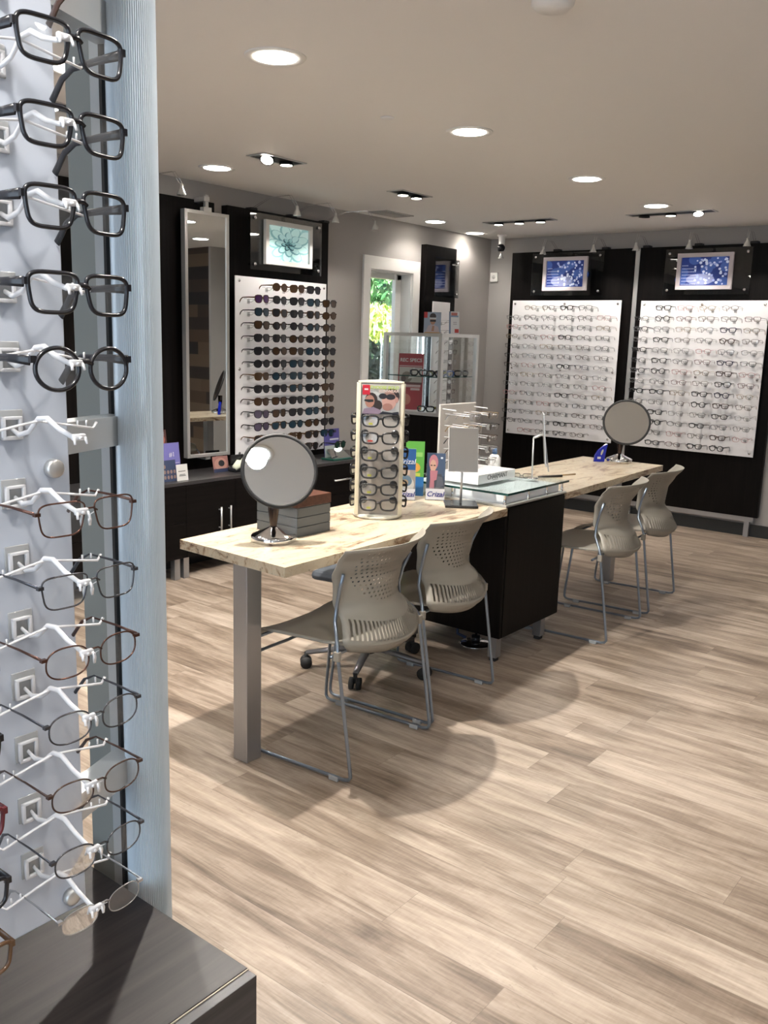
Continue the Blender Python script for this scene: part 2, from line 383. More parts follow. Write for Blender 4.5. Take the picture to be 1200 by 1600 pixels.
# outside: ground, trees and shrubs
b = MB(); b.box((-16, 2, -.3), (XW-.2, 18, -.25)); struct(b.obj('ground', mat('mulch_ground', (.06, .045, .03), .9)))
def foliage(name, c, rr, n, ls, cols, label, cat):
    rnd = random.Random(len(name)*31+int(c[1]*10)); b = MB(); ms = [mat('leaf', cc, .45) for cc in cols]
    root = thing(name, label, cat, (c[0], c[1], -.25))
    tk = MB(); tk.tube([(0, 0, 0), (.05, .02, c[2]*.5), (-.02, 0, c[2]+.2)], [.05, .035, .02]); tk.obj('trunk', mat('bark', (.08, .06, .04), .9), root)
    for i in range(n):
        u = Vector((rnd.gauss(0, 1), rnd.gauss(0, 1), rnd.gauss(0, 1))).normalized()*(rnd.random()**.33)
        p = Vector((u.x*rr[0], u.y*rr[1], c[2]+.25+u.z*rr[2])); e = Euler((rnd.uniform(0, 6), rnd.uniform(0, 6), rnd.uniform(0, 6))).to_matrix(); l = ls*rnd.uniform(.6, 1.3)
        b.cur = rnd.randrange(len(ms))
        b.add([p+e@Vector(v) for v in ((-l, 0, 0), (-.2*l, -.38*l, .08*l), (l, 0, 0), (-.2*l, .38*l, .08*l))], [(0, 1, 2, 3)], False)
    b.obj('foliage', ms, root)
foliage('garden_tree', (-8.6, 10.4, 2.9), (1.8, 1.9, 1.7), 15000, .085, [(.10, .30, .10), (.20, .45, .17), (.32, .58, .28), (.05, .18, .06)], 'green leafy tree outside the window, filling its upper half', 'tree')
foliage('yellow_shrub', (-6.9, 8.5, 1.35), (.75, .8, .55), 5000, .06, [(.45, .55, .12), (.62, .62, .20), (.25, .40, .08)], 'yellow green shrub in the middle of the window view', 'shrub')
foliage('dark_shrub', (-5.9, 7.3, .85), (.5, .75, .62), 2500, .075, [(.012, .04, .02), (.03, .08, .04), (.02, .05, .03)], 'dark glossy leaved shrub low outside the window', 'shrub')

# ================================================================== CEILING FITTINGS
def downlight(x, y, label, lit=True):
    t = thing('recessed_downlight', label, 'ceiling light', (x, y, CZ-.0005), group='round downlights in the ceiling')
    b = MB(); b.lathe([(.078, 0), (.078, -.004), (.105, -.005), (.108, -.001), (.108, 0)], n=40); b.obj('trim_ring', M['white'], t)
    b = MB(); b.lathe([(.0, -.0045), (.076, -.0045), (.076, -.001), (0, -.001)], n=40); b.obj('lamp', M['bulb'], t)
for (x, y), lb in zip(DOWN, ['largest round downlight, upper left over the near table', 'round downlight over the black service desk, upper middle', 'round downlight above the far table, left of centre right', 'small round downlight just behind the wide right lamp tray', 'round downlight near the tall wall mirror on the left', 'small round downlight right of the ceiling air vent', 'round downlight closest to the room corner']):
    downlight(x, y, lb)
for (x, y), w_ in zip(DOWN_OUT, ['left of the camera behind the display', 'far left behind the camera', 'above right foreground floor', 'above the camera', 'over the right side floor', 'over the right rear floor', 'beside the plank wall corner', 'far right behind the camera', 'directly behind the camera']): downlight(x, y, 'round downlight outside the picture, '+w_)
def multilamp(x0, x1, y0, y1, n, tilt, label):
    cx, cy = (x0+x1)/2, (y0+y1)/2
    t = thing('recessed_lamp_tray', label, 'ceiling light', (cx, cy, CZ), group='rectangular lamp trays in the ceiling')
    hx, hy = (x1-x0)/2, (y1-y0)/2; b = MB()
    for q in (((-hx, -hy), (hx, -hy+.012)), ((-hx, hy-.012), (hx, hy)), ((-hx, -hy+.012), (-hx+.012, hy-.012)), ((hx-.012, -hy+.012), (hx, hy-.012))):
        b.box((q[0][0], q[0][1], -.006), (q[1][0], q[1][1], -.0005))
    b.obj('rim', M['alu'], t)
    b = MB(); b.box((-hx+.012, -hy+.012, -.003), (hx-.012, hy-.012, -.0006)); b.obj('black_recess', M['blackm'], t)
    L = max(hx, hy)*2-.04; vert = hy > hx
    for i in range(n):
        s = -L/2+L*(i+.5)/n; px, py = (0, s) if vert else (s, 0)
        a = tilt[i] if isinstance(tilt, list) else tilt
        b = MB(); b.lathe([(.036, 0), (.040, -.012), (.040, -.016), (.034, -.016), (.020, -.010)], n=20)
        o = b.obj('lamp_housing', M['blackm'], t); o.location = (px, py, -.006); o.rotation_euler = (a, a*.6, 0)
        b = MB(); b.lathe([(0.0005, -.0165), (.033, -.0165), (.033, -.011), (0, -.011)], n=20); b.obj('lamp', M['bulb'], o)
downlight(-3.13, 2.06, 'added round downlight for the mirror shadow, unseen behind the foreground column')  # made-up fitting that goes with the added shadow lamp
multilamp(-3.76, -3.62, 2.21, 2.53, 2, [0., .3], 'two-lamp recessed tray glimpsed behind the foreground board')
multilamp(-3.757, -3.618, 3.50, 3.83, 2, [-.5, .0], 'two-lamp recessed tray nearest the tall wall mirror')
multilamp(-3.806, -3.674, 4.785, 5.12, 2, 0.0, 'two-lamp recessed tray in front of the ceiling air vent')
multilamp(-4.07, -3.46, 6.375, 6.50, 3, 0.0, 'long lamp tray left, ahead of the first white eyeglass board')
multilamp(-2.885, -2.25, 6.46, 6.585, 3, [.2, 0., -.3], 'long lamp tray right, ahead of the second white eyeglass board')
b = MB(); b.box((-4.53, 5.48, CZ-.008), (-4.35, 5.82, CZ-.0005))
for i in range(12): b.box((-4.52, 5.50+i*.026, CZ-.012), (-4.36, 5.508+i*.026, CZ-.008))
tag(b.obj('air_vent', mat('grey_vent', (.42, .41, .39), .5)), 'grey rectangular air vent flush in the ceiling near left wall', 'vent')
b = MB(); b.lathe([(.03, 0), (.03, -.004), (.02, -.008), (0.001, -.01)], (-2.585, 3.241, CZ-.0005), 24); tag(b.obj('sprinkler_cover', M['white']), 'tiny white round cover on the ceiling, upper middle', 'sprinkler')
b = MB(); b.lathe([(.06, 0), (.06, -.02), (.045, -.034), (0.001, -.036)], (-1.335, 2.40, CZ-.0005), 28); tag(b.obj('smoke_detector', M['white']), 'white round detector at the very top edge of the ceiling', 'smoke detector')

# ================================================================== EYEGLASSES
def outline(w, h, kind, n):
    ps = []
    for k in range(n):
        a = 2*PI*k/n; c, s = math.cos(a), math.sin(a)
        e = {'rect': .48, 'round': 1.0, 'oval': .8, 'cat': .62, 'sun': .68, 'sport': .72}[kind]
        x = abs(c)**e*(1 if c > 0 else -1)*w/2; z = abs(s)**e*(1 if s > 0 else -1)*h/2
        if kind in ('rect', 'sun', 'sport'): x *= (1+.10*z/(h/2)); x += (-.002 if x < 0 else 0)*z/(h/2)
        if kind == 'cat': x *= (1+.10*z/(h/2)); z += .003*max(0, x/(w/2)) if z > 0 else 0
        ps.append((x, z))
    return ps
def glasses_geo(kind='rect', w=.050, h=.034, r=.0022, rt=.0035, gap=.018, n=20, sides=6, tl=.138, wrap=.6, metal=False, rimless=False, open_=0.0, pads=False):
    """returns frame builder, lens builders, temple builders, pad builders. front in XZ plane facing -Y, temples to +Y, origin bridge"""
    F = MB(); lens = []; temp = []; pads_ = []
    cx = gap/2+w/2; half = gap/2+w
    yc = lambda x: wrap*x*x*1.3
    for sgn in (-1, 1):
        ol = outline(w, h, kind, n)
        pts = [Vector((sgn*(x+cx), 0, z-.006)) for x, z in ol]
        for p in pts: p.y = yc(p.x)
        if not rimless: F.tube(pts, r*(1.0 if metal else 1.15), r*(1.0 if metal else 1.0), n=sides, closed=True, ref=(0, 1, 0))
        else: F.tube(pts, .0007, .0007, n=4, closed=True, ref=(0, 1, 0))
        L = MB(); c = Vector((sgn*cx, yc(cx)-.0008, -.006))
        L.add([c]+[p+(c-p)*.02 for p in pts], [(0, i+1, (i+1) % n+1) for i in range(n)], True); lens.append(L)
        # hinge end piece
        F.box((sgn*(half-.001), yc(half)-.002, .001), (sgn*(half+.006), yc(half)+.004, .001+(.004 if metal else .008)))
        T = MB(); x0 = sgn*(half+.0045); y0 = yc(half)+.003; z0 = .004
        P_ = [(x0, y0, z0), (x0-sgn*open_*.3, y0+tl*.35, z0+.001), (x0-sgn*open_, y0+tl*.72, z0), (x0-sgn*(open_+.003), y0+tl*.86, z0-.010), (x0-sgn*(open_+.006), y0+tl, z0-.034)]
        if metal: ra = [.0022, .0018, .0013, .0024, .0028]; rb = [.0007, .0007, .0007, .0018, .0020]
        else: ra = [rt*1.35, rt, rt*.85, rt*1.0, rt*1.2]; rb = [.0017]*5
        T.tube(P_, ra, rb, n=sides); temp.append(T)
        if pads or metal:
            Q = MB(); Q.tube([(sgn*(gap/2-.001), .002, -.002), (sgn*(gap/2-.003), .008, -.006)], .0006, n=4)
            q0 = Vector((sgn*(gap/2-.003), .009, -.013)); ps = []
            Q.tube([q0+Vector((0, 0, .007)), q0, q0+Vector((0, 0, -.007))], [.0015, .003, .0018], [.001, .0014, .001], n=6, ref=(1, 0, 0)); pads_.append(Q)
    # bridge
    zb = .004 if kind != 'round' else .003
    F.tube([(-gap/2-.002, yc(gap/2), zb-.004), (-gap/4, -.001, zb), (gap/4, -.001, zb), (gap/2+.002, yc(gap/2), zb-.004)], (.0012 if metal else r*1.25), n=sides)
    return F, lens, temp, pads_
CN = {'black': (.010, .010, .013), 'navy': (.015, .02, .05), 'dark brown': (.045, .022, .015), 'tortoise': (.09, .045, .02), 'grey': (.10, .10, .11), 'burgundy': (.10, .015, .02),
      'silver': (.45, .45, .46), 'gold': (.50, .36, .20), 'gunmetal': (.09, .09, .10), 'copper': (.12, .06, .045), 'blue': (.03, .07, .22), 'rose': (.45, .22, .22), 'clear': (.6, .6, .6)}
FM = {}
def fmat(c):
    if c not in FM: FM[c] = mat('frame_'+c.replace(' ', '_'), CN[c], .22, metal=.8 if c in ('silver', 'gold', 'gunmetal', 'copper') else 0)
    return FM[c]
LM = {'grey': clear('sun_lens_grey', (.03, .03, .035), .3, .6, (.014, .014, .018), fres=.25), 'brown': clear('sun_lens_brown', (.10, .05, .02), .3, .6, (.055, .026, .010), fres=.25),
      'blue': clear('sun_lens_blue', (.02, .06, .10), .3, .6, (.008, .035, .06), fres=.25), 'purple': clear('sun_lens_purple', (.09, .03, .13), .3, .6, (.07, .015, .11), fres=.25), 'violet': clear('sun_lens_violet', (.16, .14, .22), .3, .5, (.10, .08, .13), fres=.25)}
_gm = {}
ORD = ['first', 'second', 'third', 'fourth', 'fifth', 'sixth', 'seventh', 'eighth', 'ninth', 'tenth', 'eleventh', 'twelfth', 'thirteenth', 'fourteenth', 'fifteenth']
def far_glasses(kind, colr, metal):
    k = ('far', kind, colr)
    if k in _gm: return _gm[k]
    F, L, T, P = glasses_geo(kind, .050 if kind != 'round' else .046, .036 if kind != 'round' else .042, 0.0019 if metal else .0036, .0048, n=14, sides=4, metal=metal)
    mb = MB(); mb.cur = 0
    for src in [F]+T: mb.add(src.v, src.f, False)
    mb.cur = 1
    for src in L: mb.add(src.v, src.f, True)
    _gm[k] = mb.mesh('eyeglasses', [fmat(colr), M['lensfar']]); return _gm[k]
# peg used on the wall boards: root at board face, stretching to -Y (front)
def peg_mesh(depth=.135):
    b = MB(); b.box((-.011, -.003, -.040), (.011, 0, -.012)); b.tube([(0, 0, -.028), (0, -.03, -.030), (0, -.06, -.016), (0, -depth+.02, -.006), (0, -depth, -.006)], [.003, .003, .003, .0025, .003], n=6)
    b.tube([(-.07, -.035, -.010), (0, -.040, -.012), (.07, -.035, -.010)], .0018, n=5)
    b.box((-.008, -depth-.002, -.012), (.008, -depth+.004, -.004)); return b.mesh('peg_holder', M['pegfar'])
PEG = peg_mesh()

def eyeglass_board(x0, x1, ztop, zbot, name, lab, styles, parent):
    """white board on the back wall facing -Y"""
    yb = YW-.085
    b = MB(); b.box((x0, yb-.012, zbot), (x1, yb-.004, ztop), .002); brd = b.obj('white_board', M['board'], parent)
    for x in (x0+.03, (x0+x1)/2, x1-.03):
        for z in (ztop-.03, (ztop+zbot)/2, zbot+.03):
            b = MB(); b.lathe([(.010, 0), (.010, .004), (.004, .005), (.004, .022)], (x, yb-.018, z), 12, 'y'); b.obj('standoff', M['chrome'], brd)
    cx = (x0+x1)/2; p = .178; rows = 14; z0 = 1.815; dz = .0845
    for i in range(rows):
        cols = range(6) if 0 < i < rows-1 else range(1, 5)
        for c in cols:
            x = cx+(c-2.5)*p; z = z0-i*dz
            o = bpy.data.objects.new('peg_holder', PEG); COL.objects.link(o); o.parent = brd; o.location = (x, yb-.012, z+.006)
            kind, colr, metal = styles(i, c)
            if kind is None: continue
            g = bpy.data.objects.new('eyeglasses', far_glasses(kind, colr, metal)); COL.objects.link(g)
            g.location = (x, yb-.012-.137, z+.002); g.rotation_euler = (random.uniform(-.05, .03), 0, random.uniform(-.10, .10))
            kn = {'rect': 'rectangular', 'round': 'round', 'oval': 'oval', 'cat': 'cat-eye'}[kind]
            n_ = c if 0 < i < rows-1 else c-1
            tag(g, '%s %s eyeglasses, %s from left in %s row of %s' % (colr, kn, ORD[n_], ORD[i], lab), 'eyeglasses', 'eyeglasses on '+lab)
def framed_screen(x0, x1, z0, z1, gx0, gx1, gz0, gz1, parent, pic):
    """acrylic sheet on standoffs with a framed screen, on the back wall"""
    yb = YW-.07
    b = MB(); b.box((gx0, yb-.034, gz0), (gx1, yb-.029, gz1)); ac = b.obj('acrylic_sheet', M['sheet'], parent)
    for x in (gx0+.035, gx1-.035):
        for z in (gz0+.035, gz1-.035):
            b = MB(); b.lathe([(.011, 0), (.011, .006), (.006, .007), (.006, .036)], (x, yb-.040, z), 14, 'y'); b.obj('standoff', M['chrome'], ac)
    b = MB(); w = .032
    for q in ((x0, x1, z0, z0+w), (x0, x1, z1-w, z1), (x0, x0+w, z0+w, z1-w), (x1-w, x1, z0+w, z1-w)): b.box((q[0], yb-.062, q[2]), (q[1], yb-.036, q[3]), .002)
    fr = b.obj('screen_frame', mat('pale_pink_grey_frame', (.62, .56, .58), .35), parent)
    picture('screen', fr, x1-x0-2*w, z1-z0-2*w, (.012, .035, .20), pic, emit=0.14, loc=((x0+x1)/2, yb-.045, z0+w))
def bokeh(seed):
    R_ = random.Random(seed); s = []
    for i in range(10): s.append(((.05, .11, .38), ell(R_.random(), R_.random(), .13, .18)))
    s.append(((.25, .28, .48), ell(.42, .22, .30, .20)))
    for i in range(9):
        for j in range(7):
            u = .03+.035*i+.008*(j % 2); v = .05+.11*j
            if v < .80-.6*u: s.append(((.62, .68, .85), ell(u, v, .010, .019, 8)))
    for i in range(60):
        u = R_.uniform(.30, .96); v = R_.uniform(.05, .95); q = R_.uniform(.018, .034)
        s.append(((.66, .72, .88) if R_.random() < .7 else (.35, .42, .70), ell(u, v, q, q*1.55, 10)))
    return s
def wall_panel(x0, x1, label):
    t = thing('display_wall_panel', label, 'display panel', (0, 0, 0), group='dark eyeglass display panels on the back wall')
    b = MB(); b.box((x0, YW-.06, .165), (x1, YW-.015, 2.31), .002); b.obj('dark_backboard', M['dark'], t)
    b = MB(); b.box((x0+.02, YW-.055, .125), (x1-.03, YW-.02, .165)); b.obj('base_rail', M['steel'], t)
    for x in (x0+.05, x1-.10):
        b = MB(); b.box((x, YW-.055, 0.001), (x+.04, YW-.02, .125)); b.obj('leg', M['steel'], t)
    return t
t4 = wall_panel(-4.386, -3.20, 'dark wooden wall panel with eyeglass board, left one on back wall')
t5 = wall_panel(-3.15, -1.985, 'dark wooden wall panel with eyeglass board, right one on back wall')
b = MB(); b.box((-3.194, YW-.05, .13), (-3.156, YW-.012, 2.30)); tag(b.obj('metal_upright', M['alu']), 'light metal upright between the two dark back wall panels', 'upright')
framed_screen(-4.022, -3.595, 1.963, 2.252, -4.149, -3.454, 1.923, 2.293, t4, bokeh(3))
framed_screen(-2.801, -2.354, 1.960, 2.245, -2.912, -2.22, 1.923, 2.283, t5, bokeh(5))
def st4(i, c):
    if c == 3: return ('rect' if i % 3 else 'oval', 'black', False)
    if (c == 4 and i % 2 == 0): return ('rect', ['black', 'gunmetal', 'copper', 'navy'][i//2 % 4], True)
    if c == 4: return ('oval', 'dark brown', True)
    return (['rect', 'oval', 'rect', 'oval'][(i+c) % 4], ['silver', 'gunmetal', 'gold', 'silver', 'copper', 'gunmetal', 'rose'][(i*3+c*2) % 7], True)
def st5(i, c):
    if c in (1, 4) or (i > 7 and c == 3): return (['rect', 'cat', 'round', 'rect', 'oval'][(i+c) % 5], ['black', 'black', 'navy', 'black', 'dark brown', 'black'][(i*2+c) % 6], False)
    if c == 0: return ('oval', ['black', 'gunmetal', 'grey', 'silver'][i % 4], i > 3)
    return (['rect', 'oval'][(i+c) % 2], ['gold', 'copper', 'silver', 'gunmetal', 'rose', 'burgundy'][(i+c*2) % 6], True)
eyeglass_board(-4.333, -3.268, 1.88, .656, 'b4', 'left back wall board', st4, t4)
eyeglass_board(-3.093, -2.058, 1.875, .654, 'b5', 'right back wall board', st5, t5)

# ================================================================== LEFT WALL UNIT
XC = -4.24; ZC = .612
t = thing('wall_cabinet', 'long low black cabinet under the tall mirror and sunglass board', 'cabinet', (0, 0, 0))
b = MB(); b.box((XW+.002, 2.3, .135), (XC-.02, 5.42, ZC-.022)); b.obj('carcass', M['darkx'], t)
b = MB(); b.box((XW+.002, 2.28, ZC-.022), (XC, 5.44, ZC), .002); b.obj('countertop', M['counter'], t)
def front(y0, y1, z0, z1, name='door'):
    b = MB(); b.box((XC-.02, y0+.0015, z0+.0015), (XC-.002, y1-.0015, z1-.0015), .001); return b.obj(name, M['darkx'], t)
def handle(o, p0, p1):
    b = MB(); b.tube([p0, p1], .006, n=10); dv = (Vector(p1)-Vector(p0)); 
    for k in (.12, .88):
        q = Vector(p0)+dv*k; b.tube([q, q+Vector((-.028, 0, 0))], .004, n=8)
    b.obj('handle', M['alu'], o)
zt = ZC-.024
for y0 in (2.3, 2.87): 
    front(y0, y0+.57 if y0 < 2.5 else 3.46, .137, .36, 'drawer'); front(y0, y0+.57 if y0 < 2.5 else 3.46, .36, zt, 'drawer')
o = front(3.46, 3.86, .137, zt); handle(o, (XC+.022, 3.72, .275), (XC+.022, 3.72, .425))
o = front(3.86, 4.26, .137, zt); handle(o, (XC+.022, 3.80, .275), (XC+.022, 3.80, .425))
front(4.26, 4.5, .137, zt)
for z0, z1, zh in ((.137, .37, .262), (.37, zt, .478)):
    o = front(4.5, 5.42, z0, z1, 'drawer'); handle(o, (XC+.022, 4.80, zh), (XC+.022, 4.98, zh))
for y in (3.385, 3.455, 2.5, 4.48, 5.2):
    b = MB(); b.box((XC-.07, y, .001), (XC-.03, y+.042, .135)); b.obj('leg', M['steel'], t)
b = MB(); b.box((XC-.30, 2.4, .001), (XC-.28, 5.3, .135)); b.obj('plinth', M['blackm'], t)

def side_panel(y0, y1, z0, z1, label, dep=.06):
    t = thing('display_wall_panel', label, 'display panel', (0, 0, 0), group='dark display panels on the left wall')
    b = MB(); b.box((XW+.003, y0, z0), (XW+dep, y1, z1), .002); b.obj('dark_backboard', M['dark'], t); return t
t1 = side_panel(2.3, 4.02, ZC, 2.325, 'tall dark wooden wall panel left of the tall mirror', .05)
t2 = side_panel(4.12, 5.11, ZC, 2.325, 'dark wooden wall panel holding the sunglass board')
t3 = side_panel(6.352, 6.81, .25, 2.295, 'narrow dark wooden wall panel right of the window')
# tall mirror
t = thing('wall_mirror', 'tall narrow silver framed mirror hanging above the black cabinet', 'mirror', (-4.515, 3.868, .705), math.radians(-3.5))
w, h, q = .343, 1.542, .022; b = MB()
for a in ((-w/2, -w/2+q, 0, h), (w/2-q, w/2, 0, h), (-w/2+q, w/2-q, 0, q), (-w/2+q, w/2-q, h-q, h)): b.box((-.03, a[0], a[2]), (.014, a[1], a[3]), .002)
b.obj('mirror_frame', M['alu'], t)
b = MB(); b.box((-.006, -w/2+q, q), (.006, w/2-q, h-q)); b.obj('mirror_glass', M['mirror'], t)
b = MB(); b.box((-.02, -.03, h-.005), (.018, .03, h+.025)); b.box((-.01, -.012, h+.025), (.010, .012, h+.10)); b.box((-.1, -.02, h+.06), (.012, .02, h+.09), .003); b.obj('hanging_bracket', M['alu'], t)
b = MB(); b.box((-.09, -.02, -.02), (.0, .02, .0)); b.obj('bottom_bracket', M['alu'], t)

# sunglass board
b = MB(); xb = XW+.12; b.box((xb, 4.127, .665), (xb+.008, 5.02, 1.88), .002); brd = b.obj('white_board', M['board'], t2)
for y in (4.157, 4.57, 4.99):
    for z in (1.85, 1.27, .70):
        b = MB(); b.lathe([(.004, -.058), (.004, 0), (.010, .001), (.010, .006)], (xb+.008, y, z), 12, 'x'); b.obj('standoff', M['chrome'], brd)
SUNC = ['grey', 'brown', 'blue', 'purple', 'violet']
def sun_obj(fc, lc, kind):
    k = ('sun', fc, lc, kind)
    if k not in _gm:
        F, L, T, P = glasses_geo(kind, .060, .052, .0024, .0048, gap=.014, n=14, sides=4, wrap=1.6)
        m = MB()
        for s_ in [F]+T: m.add(s_.v, s_.f, False)
        _gm[k] = (m.mesh('sunglasses', fmat(fc)), [l.mesh('lens', LM[lc]) for l in L])
    return _gm[k]
R_ = random.Random(11)
for i in range(14):
    for c in (range(5) if 0 < i < 13 else range(1, 4)):
        y = 4.575+(c-2)*.167; z = 1.822-i*.0845
        o = bpy.data.objects.new('peg_holder', PEG); COL.objects.link(o); o.parent = brd; o.location = (xb+.008, y, z+.006); o.rotation_euler = (0, 0, PI/2)
        lc = R_.choice(['grey', 'grey', 'grey', 'brown', 'brown', 'blue']); fc = R_.choice(['black', 'black', 'dark brown', 'gunmetal', 'tortoise']); kd = R_.choice(['sun', 'sport', 'oval', 'round', 'sun'])
        if (i, c) == (1, 0): lc = 'purple'
        if (i, c) in ((11, 0), (10, 0)): lc = 'violet'
        fm, lm = sun_obj(fc, lc, kd)
        g = bpy.data.objects.new('sunglasses', fm); COL.objects.link(g); g.location = (xb+.008+.140, y, z+.002); g.rotation_euler = (0, random.uniform(-.04, .04), PI/2+random.uniform(-.08, .08))
        n_ = c if 0 < i < 13 else c-1
        tag(g, '%s framed sunglasses with %s lenses, %s from left in %s row' % (fc, lc, ORD[n_], ORD[i]), 'sunglasses', 'sunglasses on the left wall board')
        for me in lm:
            l = bpy.data.objects.new('lens', me); COL.objects.link(l); l.parent = g
# acrylic sheet with succulent screen
b = MB(); xs = XW+.125; b.box((xs, 4.264, 1.931), (xs+.005, 4.96, 2.30)); ac = b.obj('acrylic_sheet', M['sheet'], t2)
for y in (4.30, 4.925):
    for z in (1.966, 2.265):
        b = MB(); b.lathe([(.006, -.06), (.006, 0), (.011, .001), (.011, .007)], (xs+.005, y, z), 14, 'x'); b.obj('standoff', M['chrome'], ac)
def succulent():
    s = []
    for ring, (n, rr, pr_, c1, c2) in enumerate([(11, .47, .26, (.36, .66, .66), (.62, .86, .84)), (9, .33, .21, (.24, .52, .54), (.55, .82, .80)), (8, .20, .15, (.15, .38, .42), (.48, .76, .76)), (6, .10, .09, (.02, .12, .16), (.30, .60, .62)), (4, .045, .05, (.005, .04, .06), (.10, .28, .32))]):
        for k in range(n):
            a = 2*PI*k/n+ring*.4; cx, cy = .5+rr*math.cos(a), .5+rr*math.sin(a)*1.1
            s.append((c1, ell(cx, cy, pr_*.95, pr_*.66, 12, a))); s.append((c2, ell(cx+.012, cy+.02, pr_*.80, pr_*.48, 12, a)))
    cl = lambda v: min(1, max(0, v)); return [(c, [(cl(u), cl(v)) for u, v in p]) for c, p in s]
y0, y1, z0, z1, q = 4.376, 4.833, 1.972, 2.262, .030
b = MB()
for a in ((y0, y1, z0, z0+q), (y0, y1, z1-q, z1), (y0, y0+q, z0+q, z1-q), (y1-q, y1, z0+q, z1-q)): b.box((xs+.007, a[0], a[2]), (xs+.035, a[1], a[3]), .002)
fr = b.obj('screen_frame', mat('silver_white_frame', (.62, .62, .60), .3), t2)
picture('screen', fr, y1-y0-2*q, z1-z0-2*q, (.40, .70, .70), succulent(), emit=0.16, loc=(xs+.018, (y0+y1)/2, z0+q), rotz=PI/2)
# panel right of window: small acrylic sheet and small board
b = MB(); b.box((xs, 6.40, 1.868), (xs+.005, 6.76, 2.19)); ac = b.obj('acrylic_sheet', M['sheet'], t3)
for z in (1.90, 2.16):
    b = MB(); b.lathe([(.006, -.06), (.006, 0), (.010, .001), (.010, .007)], (xs+.005, 6.73, z), 12, 'x'); b.obj('standoff', M['chrome'], ac)
b = MB(); b.box((xb, 6.38, .70), (xb+.008, 6.64, 1.825), .002); brd3 = b.obj('white_board', M['board'], t3)
for i in range(12):
    z = 1.66-i*.0845
    o = bpy.data.objects.new('peg_holder', PEG); COL.objects.link(o); o.parent = brd3; o.location = (xb+.008, 6.51, z+.006); o.rotation_euler = (0, 0, PI/2)
    cl_ = ['silver', 'gunmetal', 'gunmetal', 'copper'][i % 4]
    g = bpy.data.objects.new('eyeglasses', far_glasses('rect' if i % 2 else 'oval', cl_, True)); COL.objects.link(g); g.location = (xb+.008+.137, 6.51, z+.002); g.rotation_euler = (0, 0, PI/2+random.uniform(-.08, .08))
    tag(g, '%s wire eyeglasses on narrow board behind the showcase, %s from top' % (cl_, ORD[i]), 'eyeglasses', 'eyeglasses on the narrow board by the window')

# ---- objects on the counter
def brochure(name, loc, w, h, col, shapes, label, cat='brochure', rotz=PI/2, tilt=-.12, letter=None, stand=True):
    t = thing(name, label, cat, loc, rotz)
    p = picture('printed_card', t, w, h, col, shapes, .002, tilt=tilt)
    if stand:
        b = MB(); b.tube([(0, .004, .0), (0, h*.35, .0)], .0015, n=4); b.tube([(0, h*.35, .001), (0, .004+h*.10, h*.6)], .0015, n=4); b.obj('easel_back', M['white'], t)
    if letter:
        for txt, sz, u, v, c in letter: text(txt, sz, flat(c), p, ((u-.5)*w, -.002-.001, v*h), (PI/2, 0, 0))
    return t
SK, SK2, HR = (.42, .22, .14), (.62, .38, .28), (.03, .015, .012)
brochure('picture_card', (-4.42, 3.40, ZC), .16, .30, (.10, .04, .035), [((.45, .16, .12), ell(.55, .80, .38, .16)), ((.62, .30, .22), ell(.62, .82, .20, .09)), ((.02, .01, .01), ell(.5, .82, .10, .05)), ((.30, .28, .30), rect(.6, .88, .9, .96))], 'close-up portrait card at the left end of the black counter', 'picture card')
brochure('purple_brochure', (-4.36, 3.455, ZC), .135, .225, (.13, .12, .36), [((.20, .19, .50), rect(.0, .42, 1, 1)), ((.03, .05, .16), ell(.06, .40, .20, .13)), ((.62, .60, .75), rect(.05, .44, .95, .455))], 'purple tri-fold brochure printed #1 on the black counter', letter=[('#1', .04, .55, .68, (.85, .85, .95)), ('ONE', .02, .1, .40, (.8, .85, .95))])
brochure('photo_leaflet', (-4.31, 3.385, ZC), .12, .13, (.05, .07, .14), [((.35, .24, .20), ell(.3+.2*(k % 4), .2+.25*(k//4), .07, .09)) for k in range(9)]+[], 'small dark blue leaflet with faces left of white card', 'leaflet')
brochure('white_card', (-4.29, 3.475, ZC), .085, .10, (.78, .77, .74), [((.02, .02, .02), ell(.22+.13*k, .58, .05, .035)) for k in range(5)]+[((.1, .1, .1), rect(.2, .28, .8, .33)), ((.1, .1, .1), rect(.25, .36, .75, .40))], 'small white card with eyelash prints before purple brochure', 'card')
brochure('picture_card', (-4.40, 3.885, ZC), .13, .105, (.36, .17, .15), [((.50, .27, .22), ell(.5, .5, .42, .4)), ((.02, .02, .025), ell(.55, .55, .2, .2)), ((.03, .04, .09), rect(0, 0, 1, .22))], 'portrait card with dark sunglasses below the tall mirror', 'picture card', tilt=-.2)
t = thing('lens_case_display', 'small white and black lens case display right of portrait card', 'display', (-4.345, 3.975, ZC), PI/2)
b = MB(); b.box((-.05, -.03, 0), (.07, .05, .035), .012); b.obj('black_base', M['black'], t)
b = MB(); b.tube([(-.05, -.02, .03), (-.01, -.02, .055), (.03, -.01, .05), (.065, 0, .085)], [.02, .03, .025, .01], [.02, .03, .03, .02], n=8); b.obj('white_cushion', mat('pale_cushion', (.62, .66, .52), .6), t)
b = MB(); b.box((-.04, .02, .05), (.07, .03, .11), .004); b.obj('smoked_lid', M['black'], t)
t = thing('sunglass_stand', 'counter stand with round green sunglasses and blue header', 'display stand', (-4.35, 4.955, ZC), PI/2)
picture('header_card', t, .165, .21, (.10, .09, .34), [((.02, .02, .06), rect(.0, .86, .8, .95)), ((.55, .62, .60), rect(0, 0, 1, .42)), ((.30, .42, .40), ell(.3, .2, .2, .1)), ((.7, .72, .8), rect(.35, .60, .95, .66))], .004, loc=(0, .035, .01), tilt=-.06)
b = MB(); b.box((-.11, -.075, 0), (.11, .05, .012), .003); b.obj('green_base', mat('deep_green', (.01, .07, .05), .3), t)
